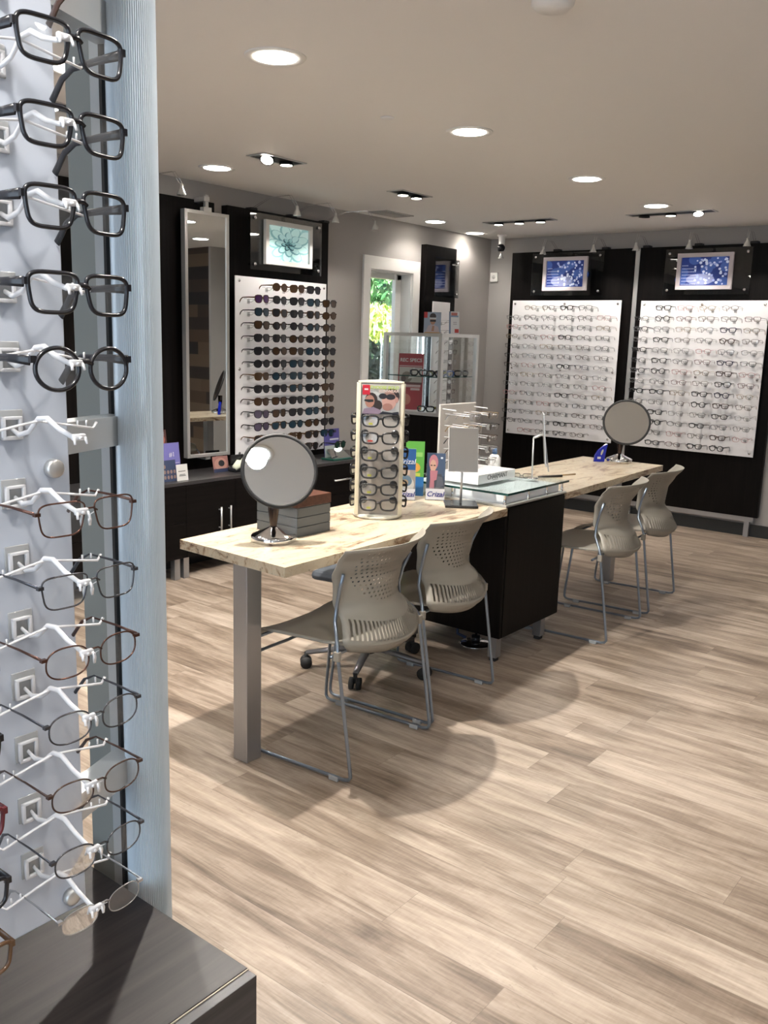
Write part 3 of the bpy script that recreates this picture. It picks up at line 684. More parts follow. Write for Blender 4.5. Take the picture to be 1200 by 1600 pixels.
b = MB(); b.add([(-.10, -.06, .013), (.10, -.06, .013), (.08, .02, .075), (-.08, .02, .075), (-.10, -.057, .013), (.10, -.057, .013), (.08, .024, .075), (-.08, .024, .075)], [(0, 1, 2, 3), (7, 6, 5, 4), (0, 4, 5, 1), (1, 5, 6, 2), (2, 6, 7, 3), (3, 7, 4, 0)], False); b.obj('angled_mirror', M['mirror'], t)
F, L, T, P = glasses_geo('round', .056, .050, .0025, .004, n=20, sides=6)
fb = MB()
for s_ in [F]+T: fb.add(s_.v, s_.f, False)
g = fb.obj('round_sunglasses', M['black']); g.location = (-4.30, 4.945, ZC+.118); g.rotation_euler = (0, 0, PI/2+.1); tag(g, 'round dark green sunglasses on the blue counter stand', 'sunglasses')
for l in L: l.obj('lens', clear('green_lens', (.02, .08, .06), .4, .5, (.01, .05, .035)), g)

# ================================================================== SPOTLIGHTS ON ARMS
def armspot(loc, wallpt, label, power, aim, k):
    t = thing('arm_spotlight', label, 'spotlight', loc, 0, 'halogen spotlights on curved arms')
    w_ = Vector(wallpt)-Vector(loc)
    b = MB(); top = Vector((0, 0, .045))
    p1 = Vector((w_.x*.15, w_.y*.15, .12)); p2 = Vector((w_.x*.6, w_.y*.6, max(w_.z, .05)+.06))
    for s_ in (-.006, .006):
        off = Vector((s_, s_, 0)); b.tube([top+off, p1+off, p2+off, w_+off], .0013, n=5)
    b.obj('arm_wires', M['chrome'], t)
    b = MB(); b.box((w_.x-.03, w_.y-.03, w_.z-.01), (w_.x+.03, w_.y+.03, w_.z+.01), .004); b.obj('clamp', M['blackm'], t)
    b = MB(); b.lathe([(.010, .05), (.011, .028), (.020, .012), (.028, -.010), (.028, -.013), (.0255, -.013)], n=20); h = b.obj('lamp_head', M['bulboff'], t)
    b = MB(); b.lathe([(0.001, -.012), (.025, -.012), (.025, -.008), (0.001, -.008)], n=20); bl = b.obj('bulb', M['mrbulb'], h)
    dirv = (Vector(aim)-Vector(loc)); h.rotation_euler = dirv.to_track_quat('-Z', 'Y').to_euler() if k else (0, 0, 0)
    spot('spotlight_beam', Vector(loc)+dirv.normalized()*.03, power, 95, .9, .02, aim)
for (x, xa, lb) in ((-3.89, -3.95, 'leftmost spotlight over the left back wall screen'), (-3.424, -3.40, 'spotlight over right edge of the left back wall screen'), (-3.053, -3.05, 'spotlight between the two back wall screens'), (-2.619, -2.65, 'spotlight over left edge of the right back wall screen'), (-2.183, -2.2, 'rightmost spotlight on the back wall')):
    armspot((x, 7.08, 2.265), (x-.05, YW-.03, 2.318), lb, 9, (xa, YW-.10, 1.45), 0)
for (y, lb, pw) in ((3.486, 'spotlight at far left above the tall dark panel', 2), (4.443, 'spotlight hanging before the succulent screen', 9), (4.825, 'spotlight at right edge of the sunglass panel', 9), (5.261, 'lit spotlight on the bare wall left of the window', 4)):
    armspot((-4.28, y, 2.29), (XW+.03, y-.08 if y < 5.2 else 5.09, 2.33), lb, pw, (XW+.12, y, 1.35), 0)
t = thing('corner_camera', 'white and black ceiling camera with spotlight below, room corner', 'camera', (-4.38, 7.20, CZ))
b = MB(); b.lathe([(.045, 0), (.045, -.012), (.03, -.02), (.028, -.09), (.036, -.10), (.036, -.13), (.01, -.15)], n=24); b.obj('white_mount', M['white'], t)
b = MB(); b.lathe([(.0, -.035), (.024, -.030), (.036, -.008), (.036, .01), (.02, .03), (0.001, .035)], n=24); o = b.obj('black_ball', M['black'], t); o.location = (.01, -.025, -.115)
b = MB(); b.lathe([(.010, -.15), (.012, -.17), (.026, -.205), (.024, -.206)], n=18); b.obj('lamp_head', M['bulboff'], t)
spot('spotlight_beam', (-4.38, 7.20, CZ-.22), 3, 100, .9, .02, (-4.45, 7.4, 1.2))
t = thing('wall_sensor', 'small square white sensor on the back wall by corner', 'sensor', (-4.60, YW, 2.10))
b = MB(); b.box((-.04, -.022, -.042), (.04, -.001, .042), .006); b.obj('casing', M['white'], t); b = MB(); b.lathe([(.018, -.0005), (.018, .002)], (0, -.024, 0), 16, 'y'); b.obj('lens_ring', mat('pale_grey', (.55, .54, .52), .4), t)

# ================================================================== SHOWCASE
cx0, cx1, cy0, cy1, cz0, cz1 = -4.60, -4.02, 5.80, 6.335, .905, 1.553
b = MB(); b.box((cx0+.01, cy0+.01, 0.001), (cx1-.01, cy1-.01, cz0-.001), .003); tag(b.obj('showcase_plinth', M['dark']), 'black plinth cabinet beneath the glass showcase', 'cabinet')
t = thing('glass_showcase', 'silver framed glass showcase of sports goggles before the window', 'showcase', (0, 0, 0))
q = .032; b = MB()
for x in (cx0, cx1-q):
    for y in (cy0, cy1-q): b.box((x, y, cz0), (x+q, y+q, cz1), .002)
for z in (cz0, cz1-.026):
    b.box((cx0+q, cy0, z), (cx1-q, cy0+q, z+.026)); b.box((cx0+q, cy1-q, z), (cx1-q, cy1, z+.026)); b.box((cx0, cy0+q, z), (cx0+q, cy1-q, z+.026)); b.box((cx1-q, cy0+q, z), (cx1, cy1-q, z+.026))
b.obj('metal_frame', M['alu'], t)
b = MB(); b.box((cx0+q, cy0+q, cz0), (cx1-q, cy1-q, cz0+.02)); b.obj('floor_panel', mat('pale_base', (.55, .55, .54), .3), t)
for a, c in (((cx0+q, cy0+.012, cz0+.026), (cx1-q, cy0+.016, cz1-.026)), ((cx1-.016, cy0+q, cz0+.026), (cx1-.012, cy1-q, cz1-.026)), ((cx0+q, cy1-.016, cz0+.026), (cx1-q, cy1-.012, cz1-.026)), ((cx0+.012, cy0+q, cz0+.026), (cx0+.016, cy1-q, cz1-.026))):
    b = MB(); b.box(a, c); b.obj('glass_pane', M['glass'], t)
b = MB(); b.box((cx0+q, cy0+q, 1.208), (cx1-q, cy1-q, 1.214)); sh = b.obj('glass_shelf', [M['greenglass']], t)
b = MB(); b.box((cx0+.035, cy1-.045, cz0+.03), (cx0+.045, cy1-.035, cz1-.03)); b.obj('light_strip', mat('led_strip', (1, 1, 1), emit=(.8, .92, 1), estr=5), t)
b = MB()
for a, c in (((cx0+q, cy0+q-.002, 1.207), (cx1-q, cy0+q, 1.215)), ((cx1-q, cy0+q, 1.207), (cx1-q+.002, cy1-q, 1.215))): b.box(a, c)
b.obj('shelf_edge', M['glassedge'], sh)
def goggles(x, y, z, rz, fc, lc, strap, label):
    F, L, T, P = glasses_geo('sport', .062, .044, .0065, .008, gap=.012, n=16, sides=6, wrap=2.2, tl=.11)
    t = thing('sports_goggles', label, 'goggles', (x, y, z+.028), rz, 'sports goggles in the glass showcase')
    F.obj('frame', fmat(fc) if fc in CN else flat(fc), t)
    for l in L: l.obj('lens', M['lensclear'] if lc is None else LM[lc], t)
    for k in T: k.obj('temple', flat(strap), t)
goggles(-4.33, 5.93, 1.214, .5, 'black', None, (.02, .02, .02), 'black sports goggles, leftmost on the showcase glass shelf')
goggles(-4.15, 5.90, 1.214, .2, 'gunmetal', None, (.25, .28, .06), 'grey and yellow goggles, second along the showcase shelf')
goggles(-4.10, 5.99, 1.214, .9, 'blue', None, (.5, .25, .06), 'blue and orange goggles near the showcase corner post')
goggles(-4.10, 6.22, 1.214, 1.2, 'black', None, (.45, .45, .45), 'black and white goggles, rightmost on the showcase shelf')
goggles(-4.24, 5.92, cz0+.02, .4, 'black', None, (.5, .40, .02), 'black goggles with yellow temple on the showcase floor')
goggles(-4.12, 6.02, cz0+.02, .8, 'gunmetal', None, (.05, .05, .05), 'grey goggles on the showcase floor near the post')
t = thing('red_poster', 'red REC SPECS poster standing inside the glass showcase', 'poster', (-4.46, 5.99, cz0+.021), .35)
RD = (.42, .03, .045)
p = picture('printed_card', t, .215, .46, RD, [((.55, .50, .46), rect(.04, .45, .96, .76)), ((.25, .20, .17), ell(.35, .58, .22, .10)), ((.75, .72, .68), [(.4, .55), (.62, .76), (.9, .6)]), ((.12, .08, .07), ell(.22, .55, .10, .06)), ((.15, .05, .05), rect(.04, .45, .96, .49)), ((.62, .22, .16), ell(.35, .18, .20, .10)), ((.75, .70, .70), rect(.04, .775, .96, .785)), ((.80, .6, .6), rect(.1, .40, .9, .408))], .003, tilt=-.05)
text('REC SPECS', .040, flat((.85, .83, .82)), p, (0, -.004, .405), (PI/2, 0, 0), bold=.0006)
pb = MB(); pb.box((-.09, -.0045, .190), (.09, -.0038, .205)); pb.box((.005, -.0045, .160), (.085, -.0038, .178)); pb.obj('slogan_print', flat((.75, .55, .55)), p)
t = thing('photo_card', 'card of person in white sports goggles on the showcase top', 'picture card', (-4.19, 5.90, cz1), .62)
picture('printed_card', t, .135, .165, (.30, .36, .46), [((.48, .40, .42), [(.1, 0), (.25, .35), (.5, .45), (.85, .30), (.95, 0)]), (SK, ell(.52, .62, .17, .22)), (HR, ell(.52, .80, .19, .15)), ((.55, .55, .56), rect(.33, .66, .72, .74)), ((.02, .02, .02), rect(.36, .54, .70, .64)), ((.50, .30, .08), rect(.05, 0, .95, .05)), ((.55, .02, .02), rect(.0, .72, .2, 1.0)), (SK, [(.45, .1), (.6, .1), (.62, .35), (.5, .35)])], .003, tilt=-.08)
t = thing('leaflet_holder', 'white leaflet with red tag beside the photo card', 'leaflet', (-4.06, 6.02, cz1), .9)
picture('printed_card', t, .085, .175, (.70, .72, .74), [((.14, .20, .32), rect(0, 0, .16, 1)), ((.45, .15, .13), rect(.2, .82, .8, .95)), ((.2, .3, .45), rect(.1, .75, .9, .82)), ((.55, .04, .03), rect(.55, .05, .95, .22)), ((.35, .35, .38), rect(.4, .5, .75, .53)), ((.35, .35, .38), rect(.4, .42, .75, .45))], .006, tilt=-.10)

# ================================================================== TABLES AND DESK
def table(outl, posts, label):
    t = thing('counter_table', label, 'table', (0, 0, 0), group='granite topped dispensing tables')
    b = MB(); b.prism(outl, .725, .76); b.obj('granite_top', M['granite'], t)
    for (x, y) in posts:
        b = MB(); b.box((x, y, .001), (x+.07, y+.07, .725), .003); b.obj('leg', M['steel'], t)
    return t
table([(-1.98, 2.015), (-2.012, 3.478), (-2.60, 3.478), (-2.535, 2.035)], [(-2.246, 2.03)], 'granite topped table nearest the viewer, holding round mirror and spinner')
table([(-2.026, 4.085), (-2.085, 5.53), (-2.64, 5.53), (-2.63, 4.085)], [(-2.352, 5.29)], 'granite topped far table holding the smaller-looking round mirror')
DX0, DX1, DY0, DY1 = -2.64, -2.025, 3.487, 4.062
t = thing('service_desk', 'black cube desk with raised glass top between the two tables', 'desk', (0, 0, 0))
b = MB(); b.box((DX0, DY0, .13), (DX1, DY1, .755), .002); b.obj('desk_body', M['dark'], t)
b = MB(); b.box((DX1, DY0+.02, .135), (DX1+.004, DY1-.004, .750)); b.obj('side_panel', M['dark'], t)
for x in (DX0+.05, DX1-.075):
    for y in (DY0+.03, DY1-.11):
        b = MB(); b.box((x, y, .02), (x+.045, y+.045, .13)); l = b.obj('leg', M['steel'], t)
        b = MB(); b.box((x+.006, y+.006, .001), (x+.039, y+.039, .02)); b.obj('foot', M['rubber'], l)
b = MB(); b.box((DX0-.005, DY0-.01, .7615), (DX1+.006, DY1+.006, .770)); b.obj('metal_rail', M['alu'], t)
b = MB(); b.box((DX0+.03, DY0+.02, .7705), (DX1-.02, DY1-.03, .812), .002); b.obj('white_tray', mat('white_drawer', (.72, .74, .78), .35), t)
for x in (DX1-.012, DX1-.30, DX0+.02):
    for y in ((DY0+.005, DY0+.22, DY0+.40, DY1-.012) if x == DX1-.012 else (DY0+.005, DY1-.012)):
        b = MB(); b.lathe([(.0085, .770), (.0085, .774), (.006, .776), (.006, .812), (.0085, .814), (.0085, .818)], (x, y, 0), 14); b.obj('post', M['chrome'], t)
b = MB(); b.box((DX0-.01, DY0-.012, .818), (DX1+.012, DY1+.012, .826)); gt = b.obj('glass_top', M['greenglass'], t)
b = MB()
b.box((DX1+.012, DY0-.012, .817), (DX1+.0145, DY1+.012, .827)); b.box((DX0-.01, DY0-.0145, .817), (DX1+.0145, DY0-.012, .827)); b.obj('glass_edge', M['glassedge'], gt)
# eyewear tray
t = thing('eyewear_tray', 'open white display tray printed CHARMANT on the glass top', 'tray', (0, 0, 0))
ax0, ax1, ay0, ay1, z0, z1 = -2.47, -2.243, 3.584, 3.93, .8275, .872
b = MB(); b.box((ax0, ay0, z0), (ax1, ay1, z0+.018)); b.box((ax0, ay0, z0+.018), (ax0+.012, ay1, z1)); b.box((ax1-.012, ay0, z0+.018), (ax1, ay1, z1)); b.box((ax0+.012, ay0, z0+.018), (ax1-.012, ay0+.012, z1)); b.box((ax0+.012, ay1-.012, z0+.018), (ax1-.012, ay1, z1)); tb = b.obj('tray_body', mat('white_gloss', (.82, .82, .82), .2), t)
text('CHARMANT', .034, flat((.08, .08, .08)), t, (ax1+.0008, 3.76, z0+.026), (PI/2, 0, PI/2))
b = MB(); b.box((ax1+.0002, 3.715, z0+.009), (ax1+.0008, 3.765, z0+.0115)); b.obj('small_print', flat((.3, .3, .3)), t)
b = MB(); b.box((ax0+.04, ay0+.05, z0+.0185), (ax1-.05, ay1-.08, z0+.034), .004); b.obj('white_insert', M['white'], t)
# clear rack on desk
t = thing('clear_frame_rack', 'clear acrylic rack of rimless eyeglasses behind the white tray', 'display rack', (0, 0, 0))
PX = -2.53
b = MB(); b.box((PX-.012, 3.66, .8275), (PX, 3.99, 1.188), .008); b.obj('back_sheet', clear('cream_acrylic', (.95, .93, .9), .1, .55, (.84, .80, .75)), t)
b = MB(); b.box((PX-.03, 3.65, .8275), (PX+.03, 3.665, .84)); b.box((PX-.06, 3.64, .8265), (PX+.04, 4.0, .8315)); b.obj('foot', M['clear'], t)
for i in range(5):
    z = 1.135-i*.058
    for j, y in enumerate((3.74, 3.91)):
        b = MB(); b.tube([(PX, y-.035, z+.005), (PX+.15, y-.035, z)], .0022, n=6); b.tube([(PX, y+.035, z+.005), (PX+.15, y+.035, z)], .0022, n=6); b.tube([(PX+.15, y-.037, z), (PX+.15, y+.037, z)], .0022, n=6); b.obj('rod', M['pegwhite'], t)
        F, L, T, P = glasses_geo('oval', .045, .032, .001, .002, n=14, sides=4, metal=True, rimless=True)
        m = MB()
        for s_ in [F]+T: m.add(s_.v, s_.f, False)
        m.cur = 1
        for s_ in L: m.add(s_.v, s_.f, False)
        g = m.obj('rimless_eyeglasses', [fmat(['silver', 'gold', 'gunmetal', 'copper', 'silver'][(i+j) % 5]), M['lensclear']]); g.location = (PX+.155, y, z+.004); g.rotation_euler = (0, 0, PI/2+.06*(-1)**i)
        tag(g, 'rimless eyeglasses on the clear rack, %s row, %s column' % (ORD[i], 'near' if j == 0 else 'far'), 'eyeglasses', 'rimless eyeglasses on the clear rack')
for z in (1.165,):
    for y in (3.68, 3.97):
        b = MB(); b.tube([(PX, y, z), (PX+.075, y, z-.003)], .003, n=6); b.cyl((PX+.073, y, z-.003), (PX+.08, y, z-.003), .0035, n=8); b.obj('rod', M['pegwhite'], t)
# white bottle and blue cloth beside the rack
t = thing('spray_bottle', 'white bottle with blue top standing behind the clear rack', 'bottle', (-2.44, 4.05, .8275))
b = MB(); b.lathe([(.03, 0), (.032, .01), (.032, .07), (.022, .085), (.012, .09)], n=20); b.obj('bottle_body', M['white'], t)
b = MB(); b.lathe([(.013, .0905), (.013, .115), (.008, .12)], n=16); b.obj('blue_cap', flat((.10, .22, .45)), t)

# rectangular tilting mirrors
def sq_mirror(loc, rz, tilt, w, h, z0, label, two=False, base=True):
    t = thing('rectangular_mirror', label, 'mirror', loc, rz)
    if base:
        b = MB(); b.box((-.075, -.075, 0.0005), (.075, .075, .012), .003); b.obj('black_base', M['black'], t)
    b = MB(); b.tube([(0, 0, .012 if base else .0005), (0, 0, z0+h*.35)], .0055, n=10)
    if not base: b.lathe([(.03, .0005), (.03, .004), (.006, .006)], n=20)
    b.obj('stem', M['alu'], t)
    b = MB(); b.box((-w/2, -.004, -h/2), (w/2, .0, h/2), .001); b.cur = 1; b.poly([(-w/2+.002, -.0045, -h/2+.002), (w/2-.002, -.0045, -h/2+.002), (w/2-.002, -.0045, h/2-.002), (-w/2+.002, -.0045, h/2-.002)])
    m = b.obj('mirror_plate', [M['alu'], M['mirror']], t); m.location = (0, -.016, z0+h/2); m.rotation_euler = (tilt, 0, 0)
    b = MB(); b.tube([(0, .006, z0+h*.35), (0, -.012, z0+h*.35)], .006, n=8); b.obj('pivot', M['alu'], t)
    return t
sq_mirror((-2.20, 3.375, .7605), .66, -.36, .135, .205, .155, 'rectangular table mirror on black base beside the service desk')
t = thing('edge_on_mirror', 'slim tabletop mirror seen edge-on, standing on the glass desk top', 'mirror', (-2.171, 3.978, .8265), 0)
b = MB(); b.lathe([(.032, .0), (.032, .003), (.005, .006)], n=24); b.obj('round_base', M['chrome'], t)
b = MB(); b.tube([(0, 0, .004), (-.004, .0, .205)], .004, n=8); b.tube([(-.004, 0, .205), (.03, .035, .225)], .006, n=8); b.obj('stem', M['alu'], t)
b = MB(); b.box((-.003, -.09, -.13), (.003, .09, .13), .001); b.cur = 1
mm = b.obj('mirror_plate', [M['alu']], t); mm.location = (.035, .04, .20); mm.rotation_euler = (.0, -.10, math.radians(30.5))
b = MB(); b.box((-.002, -.05, -.10), (.002, .05, .07), .001); mm = b.obj('support_leg', M['alu'], t); mm.location = (.045, .05, .14); mm.rotation_euler = (.0, -.16, math.radians(30.5))

# round mirrors
def round_mirror(loc, c, rad, n, label):
    t = thing('round_vanity_mirror', label, 'mirror', loc, 0, 'round mirrors on the granite tables')
    b = MB(); b.lathe([(.080, .0005), (.082, .004), (.082, .022), (.078, .025), (.045, .040), (.018, .052), (.013, .056)], n=48); b.obj('chrome_base', M['chrome'], t)
    cc = Vector(c)-Vector(loc)
    b = MB(); b.lathe([(.012, .040), (.013, .06), (.020, .115), (.021, cc.z-rad*.6)], n=24); b.obj('neck', mat('dark_bronze', (.05, .035, .03), .15, metal=.7), t)
    b = MB(); b.lathe([(.0, .010), (rad*.7, .010), (rad-.004, .006), (rad, .0), (rad, -.008), (rad-.012, -.010), (rad-.014, -.005)], n=64); h = b.obj('black_rim', M['blackm'], t)
    q = Vector(n).to_track_quat('-Z', 'Y'); h.location = cc; h.rotation_euler = q.to_euler()
    b = MB(); b.prism([((rad-.0125)*math.cos(2*PI*k/72), (rad-.0125)*math.sin(2*PI*k/72)) for k in range(72)], -.0062, -.003); b.obj('mirror_glass', M['mirror'], h)
def nrm(az, el): return (math.cos(el)*math.cos(az), math.cos(el)*math.sin(az), math.sin(el))
MIR1 = (-2.255, 2.262, 1.022); MIR2 = (-2.318, 5.45, 1.018)
round_mirror((-2.283, 2.262, .76), MIR1, .139, nrm(math.radians(-37), math.radians(22.7)), 'round black rimmed table mirror on the near granite table')
round_mirror((-2.345, 5.44, .76), MIR2, .150, nrm(math.radians(-62), math.radians(20)), 'round black rimmed table mirror on the far granite table')
t = thing('blue_plaque', 'shiny royal blue leaf-shaped plaque left of the far round mirror', 'plaque', (-2.45, 5.36, .7605), .75)
b = MB(); ol = [(-.035, 0), (.035, 0), (.040, .05), (.05, .115), (.028, .10), (-.005, .075), (-.028, .04)]
b.add([(x, -.012+.004*z, z) for x, z in ol]+[(x*.9, .012, z) for x, z in ol], [tuple(range(7)), tuple(range(7, 14))[::-1]]+[(i, i+7, (i+1) % 7+7, (i+1) % 7) for i in range(7)], False)
b.obj('blue_body', mat('royal_blue_gloss', (.01, .02, .32), .12), t)
b = MB(); b.poly([(x*.8+.012, -.0135+.004*(z), z) for x, z in ell(.005, .062, .008, .02, 10, -.4)]); b.obj('silver_emblem', M['chrome'], t)
b = MB(); b.box((-.012, -.0135, .018), (.010, -.0125, .032)); b.obj('white_print', flat((.75, .75, .8)), t)
# storage box with lid
t = thing('stacked_drawer_box', 'grey stacked drawer box with brown lid behind near round mirror', 'box', (-2.365, 2.452, .7605), 0)
b = MB(); dg = speckle('grey_ribbed_card', (.105, .115, .12), .5)
for k in range(3): b.box((-.108, -.092, .0005+k*.037), (.108, .092, .0355+k*.037), .0015)
b.box((-.104, -.088, .001), (.104, .088, .11)); b.obj('drawers', dg, t)
b = MB(); b.box((-.110, -.094, .1115), (.110, .094, .150), .002); b.obj('brown_lid', grain('reddish_wood', (.055, .018, .010), (.10, .034, .020), .3, 'x'), t)
# glasses & pens on far table
for k, (x, y, rz, lb) in enumerate([(-2.40, 4.28, .4, 'black folded eyeglasses lying on far table close to the desk'), (-2.33, 4.48, 1.1, 'dark slim pen case lying on the far table')]):
    if k == 0:
        b = MB(); ol = outline(.05, .034, 'rect', 14)
        for s_ in (-1, 1): b.tube([(s_*.034+x_, 0, z_+.018) for x_, z_ in ol], .0018, n=5, closed=True, ref=(0, 1, 0))
        b.tube([(-.010, 0, .022), (.010, 0, .022)], .002, n=5); b.tube([(-.06, 0, .018), (.05, .012, .004)], .002, n=5); b.tube([(.06, 0, .018), (-.05, .015, .004)], .002, n=5)
        o = b.obj('folded_eyeglasses', M['black'])
    else:
        b = MB(); b.tube([(-.08, 0, .007), (.08, 0, .007)], [.005, .007], n=8); o = b.obj('pen', M['blackm'])
        lb = 'black pen lying on the far granite table'
    o.location = (x, y, .7605); o.rotation_euler = (0, 0, rz); tag(o, lb, 'eyeglasses' if k == 0 else 'pen')
o = MB(); o.tube([(-.07, 0, .005), (.07, 0, .005)], [.003, .0045], n=8); o = o.obj('pen', flat((.45, .30, .14))); o.location = (-2.30, 4.62, .7605); o.rotation_euler = (0, 0, 1.25); tag(o, 'tan pencil lying on the far granite table', 'pencil')

# ---- Crizal holders
def crizal(loc, rz, w, h, bgc, shapes, label, top=None):
    t = thing('brochure_holder', label, 'brochure holder', loc, rz, 'Crizal brochure holders by the desk')
    b = MB(); b.box((-w/2, -.012, .0005), (w/2, -.0095, .062)); b.box((-w/2, .010, .0005), (w/2, .0125, h*.75)); b.box((-w/2, -.012, .0005), (w/2, .0125, .003)); b.obj('clear_pocket', M['clear'], t)
    b = MB(); b.box((-w/2+.002, -.0145, .004), (w/2-.002, -.0125, .055)); lb = b.obj('white_label', flat((.72, .73, .78)), t)
    text('Crizal', .034, flat((.02, .03, .25)), lb, (0, -.0152, .029), (PI/2, 0, 0), shear=.25, bold=.0005)
    p = picture('brochure', t, w-.006, h-.01, bgc, shapes, .008, loc=(0, -.004, .006), tilt=-.04)
    if top: text(top[0], top[1], flat((.8, .85, .95)), p, (top[2], -.003, top[3]), (PI/2, 0, 0), shear=.2)
PK = (.50, .20, .24)
crizal((-2.365, 3.405, .7605), .62, .092, .225, (.03, .06, .12), [((.06, .10, .18), rect(.5, .5, 1, 1)), ((.06, .065, .085), [(.15, 0), (.12, .35), (.35, .55), (.8, .55), (1, .35), (1, 0)]), ((.11, .12, .15), [(.5, .2), (.6, .5), (.85, .48), (.95, .3)]), (PK, ell(.36, .80, .25, .17)), (SK2, ell(.34, .72, .17, .14)), ((.03, .02, .02), rect(.2, .72, .30, .745)), ((.03, .02, .02), rect(.36, .72, .47, .745)), (PK, [(.18, .62), (.6, .62), (.55, .42), (.42, .40), (.45, 0), (.15, 0), (.2, .42)]), ((.72, .8, .9), rect(.74, .88, .86, .92))], 'Crizal brochure holder with person in pink knit hat', None)
crizal((-2.46, 3.30, .7605), .62, .092, .245, (.34, .30, .27), [((.02, .10, .30), rect(0, .58, 1, 1)), ((.62, .60, .56), ell(.5, .28, .45, .18)), ((.12, .20, .28), ell(.5, .36, .33, .11)), ((.40, .27, .14), ell(.45, .33, .18, .06)), ((.55, .42, .34), rect(.2, .48, .7, .58))], 'Crizal brochure holder with blue header, partly behind spinner', ('Crizal', .035, 0, .175))
t = brochure('green_brochure', (-2.50, 3.42, .7605), .09, .262, (.10, .36, .05), [((.02, .15, .40), rect(0, 0, 1, .35)), ((.65, .32, .05), ell(.5, .52, .3, .09)), ((.5, .55, .08), rect(.2, .36, .8, .42)), ((.25, .5, .12), rect(.1, .72, .9, .8))], 'green and blue brochure standing behind the Crizal holders', rotz=.62)

# ================================================================== SPINNER
SX, SY = -2.318, 2.915
t = thing('eyewear_spinner', 'cream rotating eyewear tower with portrait header on near table', 'display rack', (SX, SY, .7605), math.radians(39.5))
b = MB(); b.lathe([(.100, .0005), (.104, .004), (.104, .010), (.098, .014), (.0005, .014)], n=48); b.obj('round_base', mat('cream_white', (.70, .67, .58), .35), t)
# triangular prism, faces: face k normal direction angle; local -Y is the front
Rin = .056; hw = .098; hb = .568
def face_pt(k, u, off, z):
    a = -PI/2+k*2*PI/3; n_ = Vector((math.cos(a), math.sin(a), 0)); s_ = Vector((-math.sin(a), math.cos(a), 0)); return n_*(Rin+off)+s_*u+Vector((0, 0, z))
b = MB(); tri = [face_pt(k, s_*hw*.93, 0, 0) for k in range(3) for s_ in (-1, 1)]
b.prism([(p.x, p.y) for p in tri], hb-.006, hb+.001); b.obj('top_plate', M['cream'], t)
for k in range(3):
    b = MB(); A = face_pt(k, -hw*.86, -.002, .014); B = face_pt(k, hw*.86, -.002, .014); up = Vector((0, 0, hb-.022))
    n_ = (face_pt(k, 0, 1, 0)-face_pt(k, 0, 0, 0))*.002
    b.add([A, B, B+up, A+up, A-n_, B-n_, B+up-n_, A+up-n_], [(0, 1, 2, 3), (7, 6, 5, 4), (0, 4, 5, 1), (1, 5, 6, 2), (2, 6, 7, 3), (3, 7, 4, 0)], False)
    b.obj('face_board', mat('smoky_clear_board', (.36, .325, .29), .25), t)
    for s_ in (-1, 1):
        b = MB(); p0 = face_pt(k, s_*hw*.90, .002, .014); b.tube([p0, p0+up], .0075, n=4); b.obj('corner_post', M['cream'], t)
FZ = [.415, .345, .275, .203, .133, .068]
# header picture on the front face, and plainer ones on the others
sh = [((.42, .42, .42), rect(.1, .1, .9, .9)), ((.60, .60, .58), ell(.40, .78, .22, .14)), (HR, ell(.24, .48, .17, .26)), (HR, ell(.42, .30, .12, .18)), ((.46, .22, .16), ell(.20, .44, .13, .22)), ((.01, .01, .01), [(.05, .44), (.06, .50), (.30, .50), (.30, .42), (.18, .40)]), ((.30, .22, .30), [(.0, .0), (.05, .18), (.3, .24), (.5, .14), (.52, 0)]),
      ((.05, .03, .03), ell(.80, .62, .20, .28)), ((.62, .36, .30), ell(.72, .48, .20, .34)), ((.55, .30, .25), ell(.92, .50, .05, .10)), ((.40, .20, .16), ell(.68, .25, .14, .13)), ((.02, .015, .02), ell(.55, .62, .11, .10)), ((.02, .015, .02), ell(.76, .60, .13, .10)), ((.02, .02, .03), [(.45, 0), (.55, .10), (.80, .06), (.98, .10), (1, 0)]), ((.42, .18, .15), ell(.64, .33, .06, .02)), ((.60, .01, .03), rect(.0, .66, .20, 1.0)), ((.80, .7, .7), rect(.05, .82, .15, .88))]
fp = picture('header_picture', t, .152, .118, (.50, .50, .48), sh, .002, loc=(0, -Rin-.003, .435))
text('CHOOSE BOLD', .017, flat((.45, .60, .08)), fp, (.012, -.0035, .108), (PI/2, 0, 0), shear=.2, bold=.0004); text('SUNWEAR', .017, flat((.80, .62, .55)), fp, (.030, -.0035, .094), (PI/2, 0, 0), shear=.2, bold=.0004)
F, L, T, P = glasses_geo('cat', .064, .044, .0040, .0052, gap=.018, n=22, sides=6, wrap=1.0, tl=.045)
spin_meshes = (F.mesh('frame', M['black']), [l.mesh('lens', M['lensclear']) for l in L], [k.mesh('temple', M['black']) for k in T])
hb_ = MB(); hb_.lathe([(.0005, 0), (.016, 0), (.016, .004), (.0005, .004)], n=20, axis='y'); hole = hb_.mesh('temple_hole', M['black'])
stk = MB(); stk.box((-.008, -.001, -.004), (.008, 0, .004)); stick_y = stk.mesh('size_sticker', flat((.50, .50, .06))); stk = MB(); stk.box((-.010, -.001, -.003), (.010, 0, .003)); stick_r = stk.mesh('size_sticker', flat((.60, .03, .02)))
bpy.context.view_layer.update()
SM = t.matrix_basis.copy(); SM = Matrix.Translation(t.location) @ Euler(t.rotation_euler).to_matrix().to_4x4()
